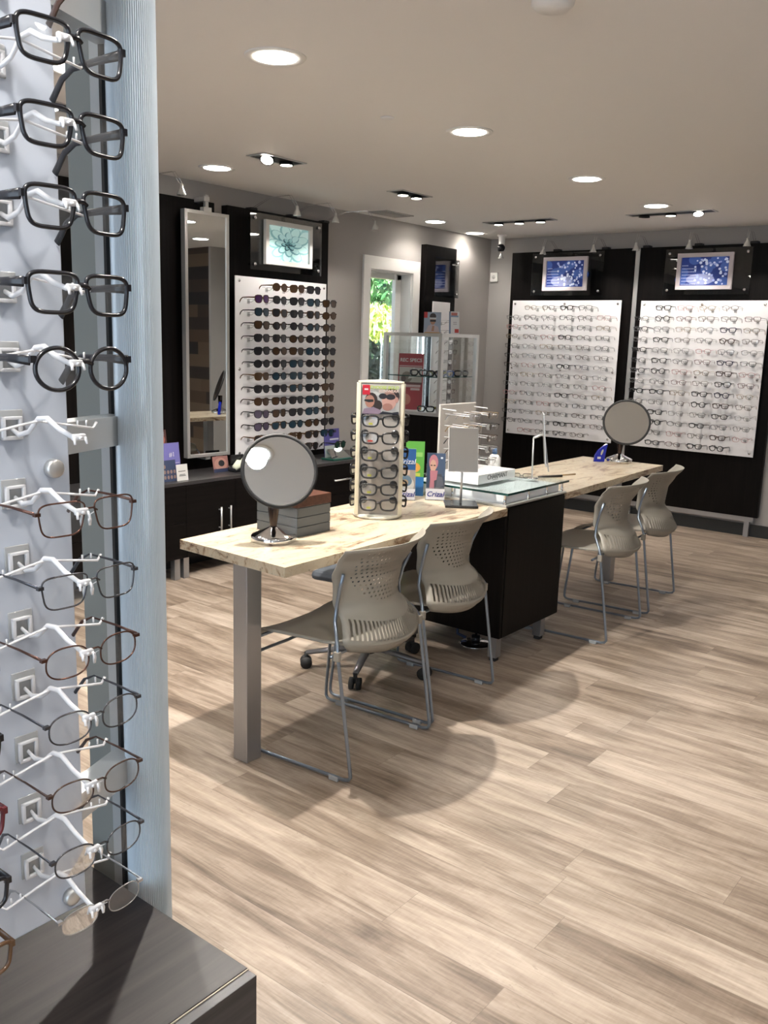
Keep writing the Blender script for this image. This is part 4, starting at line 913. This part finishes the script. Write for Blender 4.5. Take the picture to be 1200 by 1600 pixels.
for k in range(3):
    for i, z in enumerate(FZ):
        for s_ in (-1, 1):
            o = bpy.data.objects.new('temple_hole', hole); COL.objects.link(o); o.parent = t; o.location = face_pt(k, s_*.062, .0, z+.010); o.rotation_euler = (0, 0, k*2*PI/3)
        g = thing('safety_eyeglasses', 'x', 'eyeglasses', SM @ face_pt(k, 0, .045, z), math.radians(39.5)+k*2*PI/3, 'eyeglasses on the cream spinner')
        nm = ['front face of the cream spinner', 'right side of the cream spinner', 'left side of the cream spinner'][k]
        g['label'] = 'dark plastic eyeglasses, %s down on the %s' % (ORD[i], nm)
        if k != 0: g['label'] = 'dark plastic eyeglasses, %s down, sticking out on the %s' % (ORD[i], nm)
        o = bpy.data.objects.new('frame', spin_meshes[0]); COL.objects.link(o); o.parent = g
        for me in spin_meshes[1]: o = bpy.data.objects.new('lens', me); COL.objects.link(o); o.parent = g
        for me in spin_meshes[2]: o = bpy.data.objects.new('temple', me); COL.objects.link(o); o.parent = g
        if k == 0: o = bpy.data.objects.new('size_sticker', stick_r if i == 1 else stick_y); COL.objects.link(o); o.parent = g; o.location = (-.040, -.003, -.016)

# ================================================================== CHAIRS
def chair_mat():
    m = M['chair'].copy(); m.name = 'perforated_taupe_plastic'; N = NT(m)
    uv = N.n('ShaderNodeUVMap', uv_map='UVMap'); sp = N.n('ShaderNodeSeparateXYZ', ins={0: uv.outputs[0]}); U, V = sp.outputs[0], sp.outputs[1]   # metres: U across (-.23...23), V up (0...38)
    # staggered dots
    p = .0180
    vr = N.math('DIVIDE', V, p*.86); rowi = N.math('FLOOR', vr); fv = N.math('SUBTRACT', N.math('FRACT', vr), .5)
    ur = N.math('ADD', N.math('DIVIDE', U, p), N.math('MULTIPLY', rowi, .5)); fu = N.math('SUBTRACT', N.math('FRACT', ur), .5)
    dd = N.math('SQRT', N.math('ADD', N.math('POWER', fu, 2), N.math('POWER', N.math('MULTIPLY', fv, .86), 2)))
    dot = N.math('LESS_THAN', dd, .22)
    # region: ellipse whose bottom is rounded
    ex = N.math('DIVIDE', U, .175); ey = N.math('DIVIDE', N.math('SUBTRACT', V, .330), .160)
    reg = N.math('LESS_THAN', N.math('ADD', N.math('POWER', ex, 2), N.math('POWER', ey, 2)), 1.0)
    top = N.math('LESS_THAN', V, .372)
    dots = N.math('MULTIPLY', N.math('MULTIPLY', dot, reg), top)
    # slots fan at the bottom
    uv2 = N.n('ShaderNodeUVMap', uv_map='Ribs'); sp2 = N.n('ShaderNodeSeparateXYZ', ins={0: uv2.outputs[0]}); UN = sp2.outputs[0]
    sl = N.math('LESS_THAN', N.math('ABSOLUTE', N.math('SUBTRACT', N.math('FRACT', N.math('DIVIDE', UN, .066)), .5)), .25)
    lo = N.math('ADD', N.math('MULTIPLY', N.math('POWER', U, 2), -.0), .048)
    hi = N.math('ADD', N.math('MULTIPLY', N.math('POWER', U, 2), .6), .108)
    ins = N.math('MULTIPLY', N.math('GREATER_THAN', V, lo), N.math('LESS_THAN', V, hi)); ins = N.math('MULTIPLY', ins, N.math('LESS_THAN', N.math('ABSOLUTE', UN), .93))
    slots = N.math('MULTIPLY', sl, ins)
    hole = N.math('MAXIMUM', dots, slots)
    N.l(N.math('SUBTRACT', 1.0, hole), N.b.inputs['Alpha'])
    return m
M['chairback'] = chair_mat()
def lerp(a, b_, t_): return a+(b_-a)*t_
def interp(tab, z):
    for i in range(len(tab)-1):
        if z <= tab[i+1][0]:
            k = (z-tab[i][0])/(tab[i+1][0]-tab[i][0]); k = k*k*(3-2*k)*.5+k*.5; return lerp(tab[i][1], tab[i+1][1], k)
    return tab[-1][1]
def make_chair(label):
    """local: +X forward (sitter's gaze), +Y left, origin floor point between rear runner ends"""
    t = thing('stacking_chair', label, 'chair', (0, 0, 0), 0, 'taupe sled base chairs at the tables')
    # backrest
    zc = [(.425, .0), (.46, -.035), (.52, -.010), (.60, .045), (.70, .035), (.76, .0), (.815, -.045)]        # centre x by height
    wd = [(.425, .215), (.46, .238), (.50, .215), (.57, .188), (.65, .196), (.74, .226), (.815, .248)]   # half width
    wr = [(.425, .06), (.46, .100), (.55, .098), (.65, .100), (.74, .098), (.815, .100)]                  # wrap forward at the ends
    nu, nv = 28, 30; vs = []; uvs = []; uvn = []
    for j in range(nv+1):
        z = .425+(.815-.425)*j/nv
        for i in range(nu+1):
            u = -1+2*i/nu; h = interp(wd, z); x = interp(zc, z)+interp(wr, z)*abs(u)**2.2
            zz = z-(.004*abs(u)**4 if j > nv-5 else 0)*(j-nv+5)/5 + (.030*(abs(u)**2) if j < 4 else .03*abs(u)**2*max(0, 1-(j-3)/8))
            vs.append((x, h*u, zz)); uvs.append((h*u, z-.425)); uvn.append((u, z))
    fs = [(j*(nu+1)+i, j*(nu+1)+i+1, (j+1)*(nu+1)+i+1, (j+1)*(nu+1)+i) for j in range(nv) for i in range(nu)]
    me = bpy.data.meshes.new('backrest'); me.from_pydata(vs, [], fs); ul = me.uv_layers.new(name='UVMap')
    for lp in me.loops: ul.data[lp.index].uv = uvs[lp.vertex_index]
    ul2 = me.uv_layers.new(name='Ribs')
    for lp in me.loops: ul2.data[lp.index].uv = uvn[lp.vertex_index]
    me.polygons.foreach_set('use_smooth', [True]*len(fs)); me.materials.append(M['chairback'])
    o = bpy.data.objects.new('backrest', me); COL.objects.link(o); o.parent = t
    sd = o.modifiers.new('thickness', 'SOLIDIFY'); sd.thickness = .003; sd.offset = 0
    # seat
    xs_ = [-.005+.50*k/20 for k in range(21)]
    def sx(x, u):
        z = .447 + .010*math.cos((x-.1)*5) + .016*abs(u)**2.5
        if x > .40: z -= (x-.40)**2*4.5
        if x < .05: z += (.05-x)*.10
        return z
    vs = []; 
    for k, x in enumerate(xs_):
        hw_ = .205+.035*min(1, (x+.005)/.15) if x < .40 else .240-.9*(x-.40)**2*4
        back = -.028*(1-1*0) if k == 0 else 0
        for i in range(nu+1):
            u = -1+2*i/nu; xx = x + (.075*abs(u)**2.2*max(0, 1-k/6.0)-.03*max(0, 1-k/6.0)) ; vs.append((xx, hw_*u, sx(x, u)))
    fs = [(k*(nu+1)+i, k*(nu+1)+i+1, (k+1)*(nu+1)+i+1, (k+1)*(nu+1)+i) for k in range(20) for i in range(nu)]
    me = bpy.data.meshes.new('seat'); me.from_pydata(vs, [], fs); me.polygons.foreach_set('use_smooth', [True]*len(fs)); me.materials.append(M['chair'])
    o = bpy.data.objects.new('seat', me); COL.objects.link(o); o.parent = t
    sd = o.modifiers.new('thickness', 'SOLIDIFY'); sd.thickness = .010; sd.offset = -1
    # frame sides
    for s_ in (-1, 1):
        y = s_*.262; R = .0065; b = MB()
        path = [(.455, s_*.235, .425), (.47, s_*.25, .40), (.505, y, .06), (.505, y, .030), (.497, y, .018), (.48, y, .0135), (.03, y, .0135), (.010, y, .018), (.002, y, .030), (.004, y, .05), (.062, y, .43), (.066, y, .465), (.085, s_*.243, .50), (.122, s_*.205, .545), (.122, s_*.196, .60), (.108, s_*.200, .66), (.085, s_*.212, .72)]
        b.tube(path, R, n=10, ref=(0, 1, 0)); fo = b.obj('side_frame', M['tube'], t)
        b = MB(); b.box((.055, y-.009, .432), (.078, y+.009, .466), .003); b.obj('bracket', M['chair'], t)
        for x in (.07, .43):
            b = MB(); b.box((x-.02, y-.010, .0005), (x+.02, y+.010, .018), .004); b.obj('glide', clear('clear_glide', (.9, .92, .92), .1, .35), t)
    b = MB(); b.tube([(.47, -.25, .36), (.50, -.12, .345), (.505, 0, .34), (.50, .12, .345), (.47, .25, .36)], .006, n=8); b.obj('cross_tube', M['tube'], t)
    for x_, w_ in ((.12, .23), (.455, .235)):
        b = MB(); b.tube([(x_, -w_, .425), (x_, w_, .425)], .006, n=8); b.obj('cross_tube', M['tube'], t)
    return t
def chair_at(t, rearN, rearF, label=None):
    rN, rF = Vector(rearN), Vector(rearF); c = (rN+rF)/2; dv = rF-rN
    # local +Y maps to world direction from far to near (since forward is -x)
    ang = math.atan2(-dv.y, -dv.x) - PI/2
    if label: return tree_copy(t, (c.x, c.y, 0), ang, label)
    t.location = (c.x, c.y, 0); t.rotation_euler = (0, 0, ang); return t
c1 = make_chair('taupe stacking chair nearest the viewer at the near table')
chair_at(c1, (-1.796, 2.150), (-1.840, 2.680))
chair_at(c1, (-1.858, 2.728), (-1.900, 3.240), 'taupe stacking chair at near table against the black desk')
chair_at(c1, (-1.760, 4.118), (-1.796, 4.615), 'taupe stacking chair at far table next to the black desk')
chair_at(c1, (-1.800, 4.755), (-1.850, 5.275), 'taupe stacking chair farthest away, at the far table end')

# task chair behind near table
def task_chair(x, y, rz, label):
    t = thing('task_chair', label, 'office chair', (x, y, 0), rz)
    b = MB(); b.lathe([(.03, .07), (.035, .09), (.03, .12), (.025, .13), (.014, .14), (.014, .40)], n=20); b.obj('gas_column', M['blackm'], t)
    for k in range(5):
        a = 2*PI*k/5; c_, s_ = math.cos(a), math.sin(a)
        b = MB(); b.tube([(.02*c_, .02*s_, .10), (.15*c_, .15*s_, .088), (.29*c_, .29*s_, .072)], [.016, .013, .010], [.022, .018, .013], n=8); l = b.obj('base_arm', mat('grey_satin', (.22, .22, .23), .3, metal=.7), t)
        b = MB(); cx_, cy_ = .29*c_, .29*s_
        for q in (-.016, .016):
            p0 = Vector((cx_-s_*q*1.0, cy_+c_*q*1.0, .028)); dv = Vector((-s_, c_, 0))*.009
            b.tube([p0-dv, p0+dv], .027, n=16)
        b.tube([(cx_, cy_, .03), (cx_, cy_, .075)], .009, n=8); b.obj('caster', M['rubber'], l)
    b = MB(); n = 12; vs = []
    b.box((-.22, -.17, .42), (.03, .17, .465), .02); b.obj('seat', mat('grey_blue_fabric', (.07, .08, .095), .8), t)
    b = MB(); b.box((-.29, -.19, .50), (-.255, .19, .70), .015); b.tube([(-.10, 0, .415), (-.275, 0, .43), (-.285, 0, .52)], .012, n=8); b.obj('low_back', mat('grey_blue_fabric2', (.16, .18, .20), .8), t)
task_chair(-2.47, 3.07, .17, 'grey task chair on black casters tucked behind the near table')
t = thing('floor_outlet', 'chrome floor outlet with black stem and blue cable under desk', 'floor outlet', (-2.27, 3.68, 0))
b = MB(); b.lathe([(.085, .0005), (.085, .006), (.07, .010), (0.001, .012)], n=32); b.obj('chrome_plate', M['chrome'], t)
b = MB(); b.tube([(0, 0, .01), (0, 0, .045)], .022, n=12); b.tube([(0, 0, .045), (.005, 0, .129)], .006, n=8); b.obj('black_plug', M['black'], t)
b = MB(); b.tube([(-.06, .0, .02), (-.11, .0, .03), (-.12, .01, .08), (-.09, .02, .128)], .008, n=8); b.obj('blue_cable', flat((.03, .05, .14)), t)

# ================================================================== FOREGROUND DISPLAY
t = thing('low_display_cabinet', 'dark walnut low cabinet in the lower left foreground', 'cabinet', (0, 0, 0))
KZ = .455; KX = -.957; KY = .915
b = MB(); b.box((-2.0, -.35, .02), (KX-.022, KY-.002, KZ-.022)); b.obj('carcass', M['cabtop'], t)
b = MB(); b.box((-2.0, -.35, KZ-.021), (KX-.022, KY, KZ), .001); b.obj('top', M['cabtop'], t)
b = MB(); b.box((KX-.020, -.35, .02), (KX, KY, KZ-.003), .001); b.obj('side_panel', grain('charcoal_edge', (.018, .018, .020), (.045, .043, .045), .45, 'y'), t)
b = MB(); b.box((KX-.0225, -.35, KZ-.004), (KX-.0195, KY, KZ-.0012)); b.obj('edge_strip', mat('tan_strip', (.35, .29, .22), .5), t)
b = MB(); b.box((-1.95, -.3, .001), (KX-.05, KY-.05, .02)); b.obj('plinth', M['blackm'], t)

t = thing('display_column', 'fluted pale column post standing behind the foreground cabinet', 'column', (0, 0, 0))
rib = mat('fluted_translucent_white', (.56, .64, .71), .14, spec=.9)
b = MB(); A = Vector((-1.312, .925)); B = Vector((-1.185, .935)); n = 40; pts = []
ctr = Vector((-1.342, .990)); R0 = .041
a0 = math.radians(215); a1 = math.radians(215+200)
for i in range(n*4+1):
    a = a0+(a1-a0)*i/(n*4); rr = R0+.0007*math.cos(i*PI/2*1.0)
    pts.append((ctr.x+rr*math.cos(a), ctr.y+rr*math.sin(a)))
pts.append((ctr.x-.03, ctr.y+.05))
b.prism(pts, .001, 2.30); b.obj('fluted_shell', rib, t)
al = mat('anodised_pale', (.50, .53, .55), .3, metal=.35)
b = MB(); b.box((-1.448, .980, .001), (-1.392, 1.02, 2.30), .002); b.obj('side_profile', al, t)
b = MB(); b.box((-1.410, .973, .001), (-1.402, .982, 2.30)); b.obj('dark_groove', M['blackm'], t)
b = MB(); b.box((-1.530, .985, .001), (-1.449, 1.015, 2.30), .002); b.obj('rear_profile', mat('grey_profile', (.26, .28, .27), .4, metal=.2), t)

t = thing('acrylic_frame_board', 'frosted white eyeglass board in the left foreground', 'display board', (0, 0, 0))
fro = mat('frosted_acrylic', (.43, .47, .54), .25); fro.node_tree.nodes['Principled BSDF'].inputs['Transmission Weight'].default_value = 0.0
BX = -1.08
b = MB(); b.box((BX-.008, -.10, .655), (BX, .681, 2.25), .002); bd = b.obj('frosted_board', fro, t)
for z in (1.317, .681, 2.0):
    for y in (.654, .20):
        b = MB(); b.lathe([(.006, -.15), (.006, 0), (.0125, .001), (.0125, .011), (.010, .013)], (BX, y, z), 24, 'x'); b.obj('standoff', M['alu'], bd)
for z, lb in ((1.325, 'm'), (.672, 'l'), (2.0, 'u')):
    b = MB(); p0, p1 = Vector((-1.215, .55, 0)), Vector((-1.385, .975, 0)); dn = (p1-p0).normalized(); s_ = Vector((-dn.y, dn.x, 0))*.022
    z0, z1 = z-.026, z+.026
    vs = [p0-s_, p1-s_, p1+s_, p0+s_]; b.add([(v.x, v.y, z0) for v in vs]+[(v.x, v.y, z1) for v in vs], [(0, 1, 2, 3), (7, 6, 5, 4), (0, 4, 5, 1), (1, 5, 6, 2), (2, 6, 7, 3), (3, 7, 4, 0)], False)
    b.obj('cross_bar', al, t)
# detailed holder (local: board plane x=0, sticking out +X, width along Y)
def holder_parts():
    a = MB(); a.box((.0, -.017, -.020), (.0025, .017, .018), .001)                                          # square base plate
    a2 = MB()
    for q in ((-.014, -.009), (.009, .014)): a2.box((.003, q[0], -.020), (.008, q[1], .010), .001)
    a2.box((.003, -.014, -.020), (.008, .014, -.015), .001); a2.box((.003, -.014, .006), (.008, .014, .010), .001)
    c = MB(); c.tube([(.004, 0, -.006), (.022, 0, -.012), (.045, 0, -.006), (.068, 0, .012), (.088, 0, .014), (.112, 0, .003), (.140, 0, -.004), (.158, 0, -.004)], [.003, .0035, .0032, .0034, .0036, .0034, .003, .002], [.002, .0025, .0026, .003, .0032, .003, .0028, .002], n=8)
    c.box((.150, -.009, -.007), (.156, .009, .001), .002); c.tube([(.155, -.007, -.003), (.158, -.008, -.011)], .0018, n=6); c.tube([(.155, .007, -.003), (.158, .008, -.011)], .0018, n=6)
    e = MB(); e.tube([(.066, -.082, .002), (.068, -.076, -.004), (.066, -.03, .004), (.066, 0, .009), (.066, .03, .004), (.068, .076, -.004), (.066, .083, .003)], .0016, .0022, n=8)
    for y in (-.068, -.055, .055, .068): e.tube([(.066, y, .0), (.066, y, .007)], .0013, n=6)
    return a.mesh('base_plate', M['peg']), a2.mesh('clip', M['peg']), c.mesh('arm', M['pegwhite']), e.mesh('temple_rest', M['pegwhite'])
HP = holder_parts()
def holder(y, z):
    h = bpy.data.objects.new('peg_holder', HP[0]); COL.objects.link(h); h.parent = bd; h.location = (BX, y, z)
    hh = MB()
    for me in HP[1:]:
        pass
    return h
# join clip+arm+rest in one sub-part mesh so that the depth stays thing > part > sub-part
hj = MB()
for me in HP:
    hj.add([tuple(v.co) for v in me.vertices], [tuple(p.vertices) for p in me.polygons], True)
    hj.cur = 1
HJ = hj.mesh('peg_holder', [M['peg'], M['pegwhite']])
def near_glasses(y, z, kind, w, h, colr, metal, label, rimless=False, dx=.152, rx=0.0, rz=0.0):
    F, L, T, P = glasses_geo(kind, w, h, .0011 if metal else .0026, .0048, gap=.017 if metal else .015, n=40, sides=8, wrap=.9, metal=metal, rimless=rimless, pads=metal)
    g = thing('eyeglasses', label, 'eyeglasses', (BX+dx, y, z), PI/2+rz, 'eyeglasses on the foreground board')
    g.rotation_euler = (rx, 0, PI/2+rz)
    fo = F.obj('frame', fmat(colr), g)
    for l in L: l.obj('lens', M['lensclear'], g)
    for k in T: k.obj('temple', fmat(colr), g)
    for p_ in P: p_.obj('nose_pad', M['pegwhite'], fo)
    return g
ZR = [1.900, 1.813, 1.727, 1.642, 1.550, 1.465, 1.379, 1.290, 1.202, 1.113, 1.028, .937, .847, .762]
SPEC = [('rect', .055, .042, 'dark brown', False, 'dark brown eyeglasses cut off by the top picture edge'),
        ('rect', .056, .044, 'black', False, 'thick black rectangular eyeglasses, topmost whole pair in foreground'),
        ('rect', .056, .042, 'black', False, 'black rectangular eyeglasses, second whole pair on foreground board'),
        ('rect', .055, .044, 'black', False, 'black squarish eyeglasses, third whole pair on foreground board'),
        ('rect', .056, .044, 'black', False, 'black wide rectangular eyeglasses just above the round pair'),
        ('round', .053, .048, 'black', False, 'round black eyeglasses above the empty peg in foreground'),
        None,
        ('rect', .055, .040, 'copper', True, 'brown wire rectangular eyeglasses just below the foreground cross bar'),
        ('rect', .055, .040, 'gunmetal', True, 'gunmetal wire eyeglasses, second below the empty peg'),
        ('oval', .055, .039, 'copper', True, 'copper wire eyeglasses, third below the empty peg'),
        ('oval', .055, .039, 'gunmetal', True, 'dark wire eyeglasses, fourth below the empty peg'),
        ('oval', .055, .038, 'dark brown', True, 'brown wire eyeglasses, fifth below the empty peg'),
        ('oval', .055, .038, 'gunmetal', True, 'dark brown wire eyeglasses, sixth below the empty peg'),
        ('oval', .050, .032, 'silver', True, 'half rimless grey eyeglasses, lowest in the right foreground column')]
for z, s_ in zip(ZR, SPEC):
    o = bpy.data.objects.new('peg_holder', HJ); COL.objects.link(o); o.parent = bd; o.location = (BX, .598, z+.0)
    if s_: near_glasses(.610, z-.004, s_[0], s_[1], s_[2], s_[3], s_[4], s_[5], rimless=(z < .8))
for z, cn, lb in ((1.113, 'black', 'black eyeglasses cut by left picture edge, uppermost sliver'), (1.028, 'black', 'black eyeglasses at left edge beside the fourth wire pair'), (.937, 'burgundy', 'burgundy eyeglasses at left edge beside the fifth wire pair'), (.847, 'black', 'black eyeglasses at left edge beside the sixth wire pair'), (.762, 'tortoise', 'tortoise eyeglasses lowest at the left picture edge')):
    o = bpy.data.objects.new('peg_holder', HJ); COL.objects.link(o); o.parent = bd; o.location = (BX, .415, z)
    near_glasses(.422, z+.002, 'rect', .053, .036, cn, False, lb)
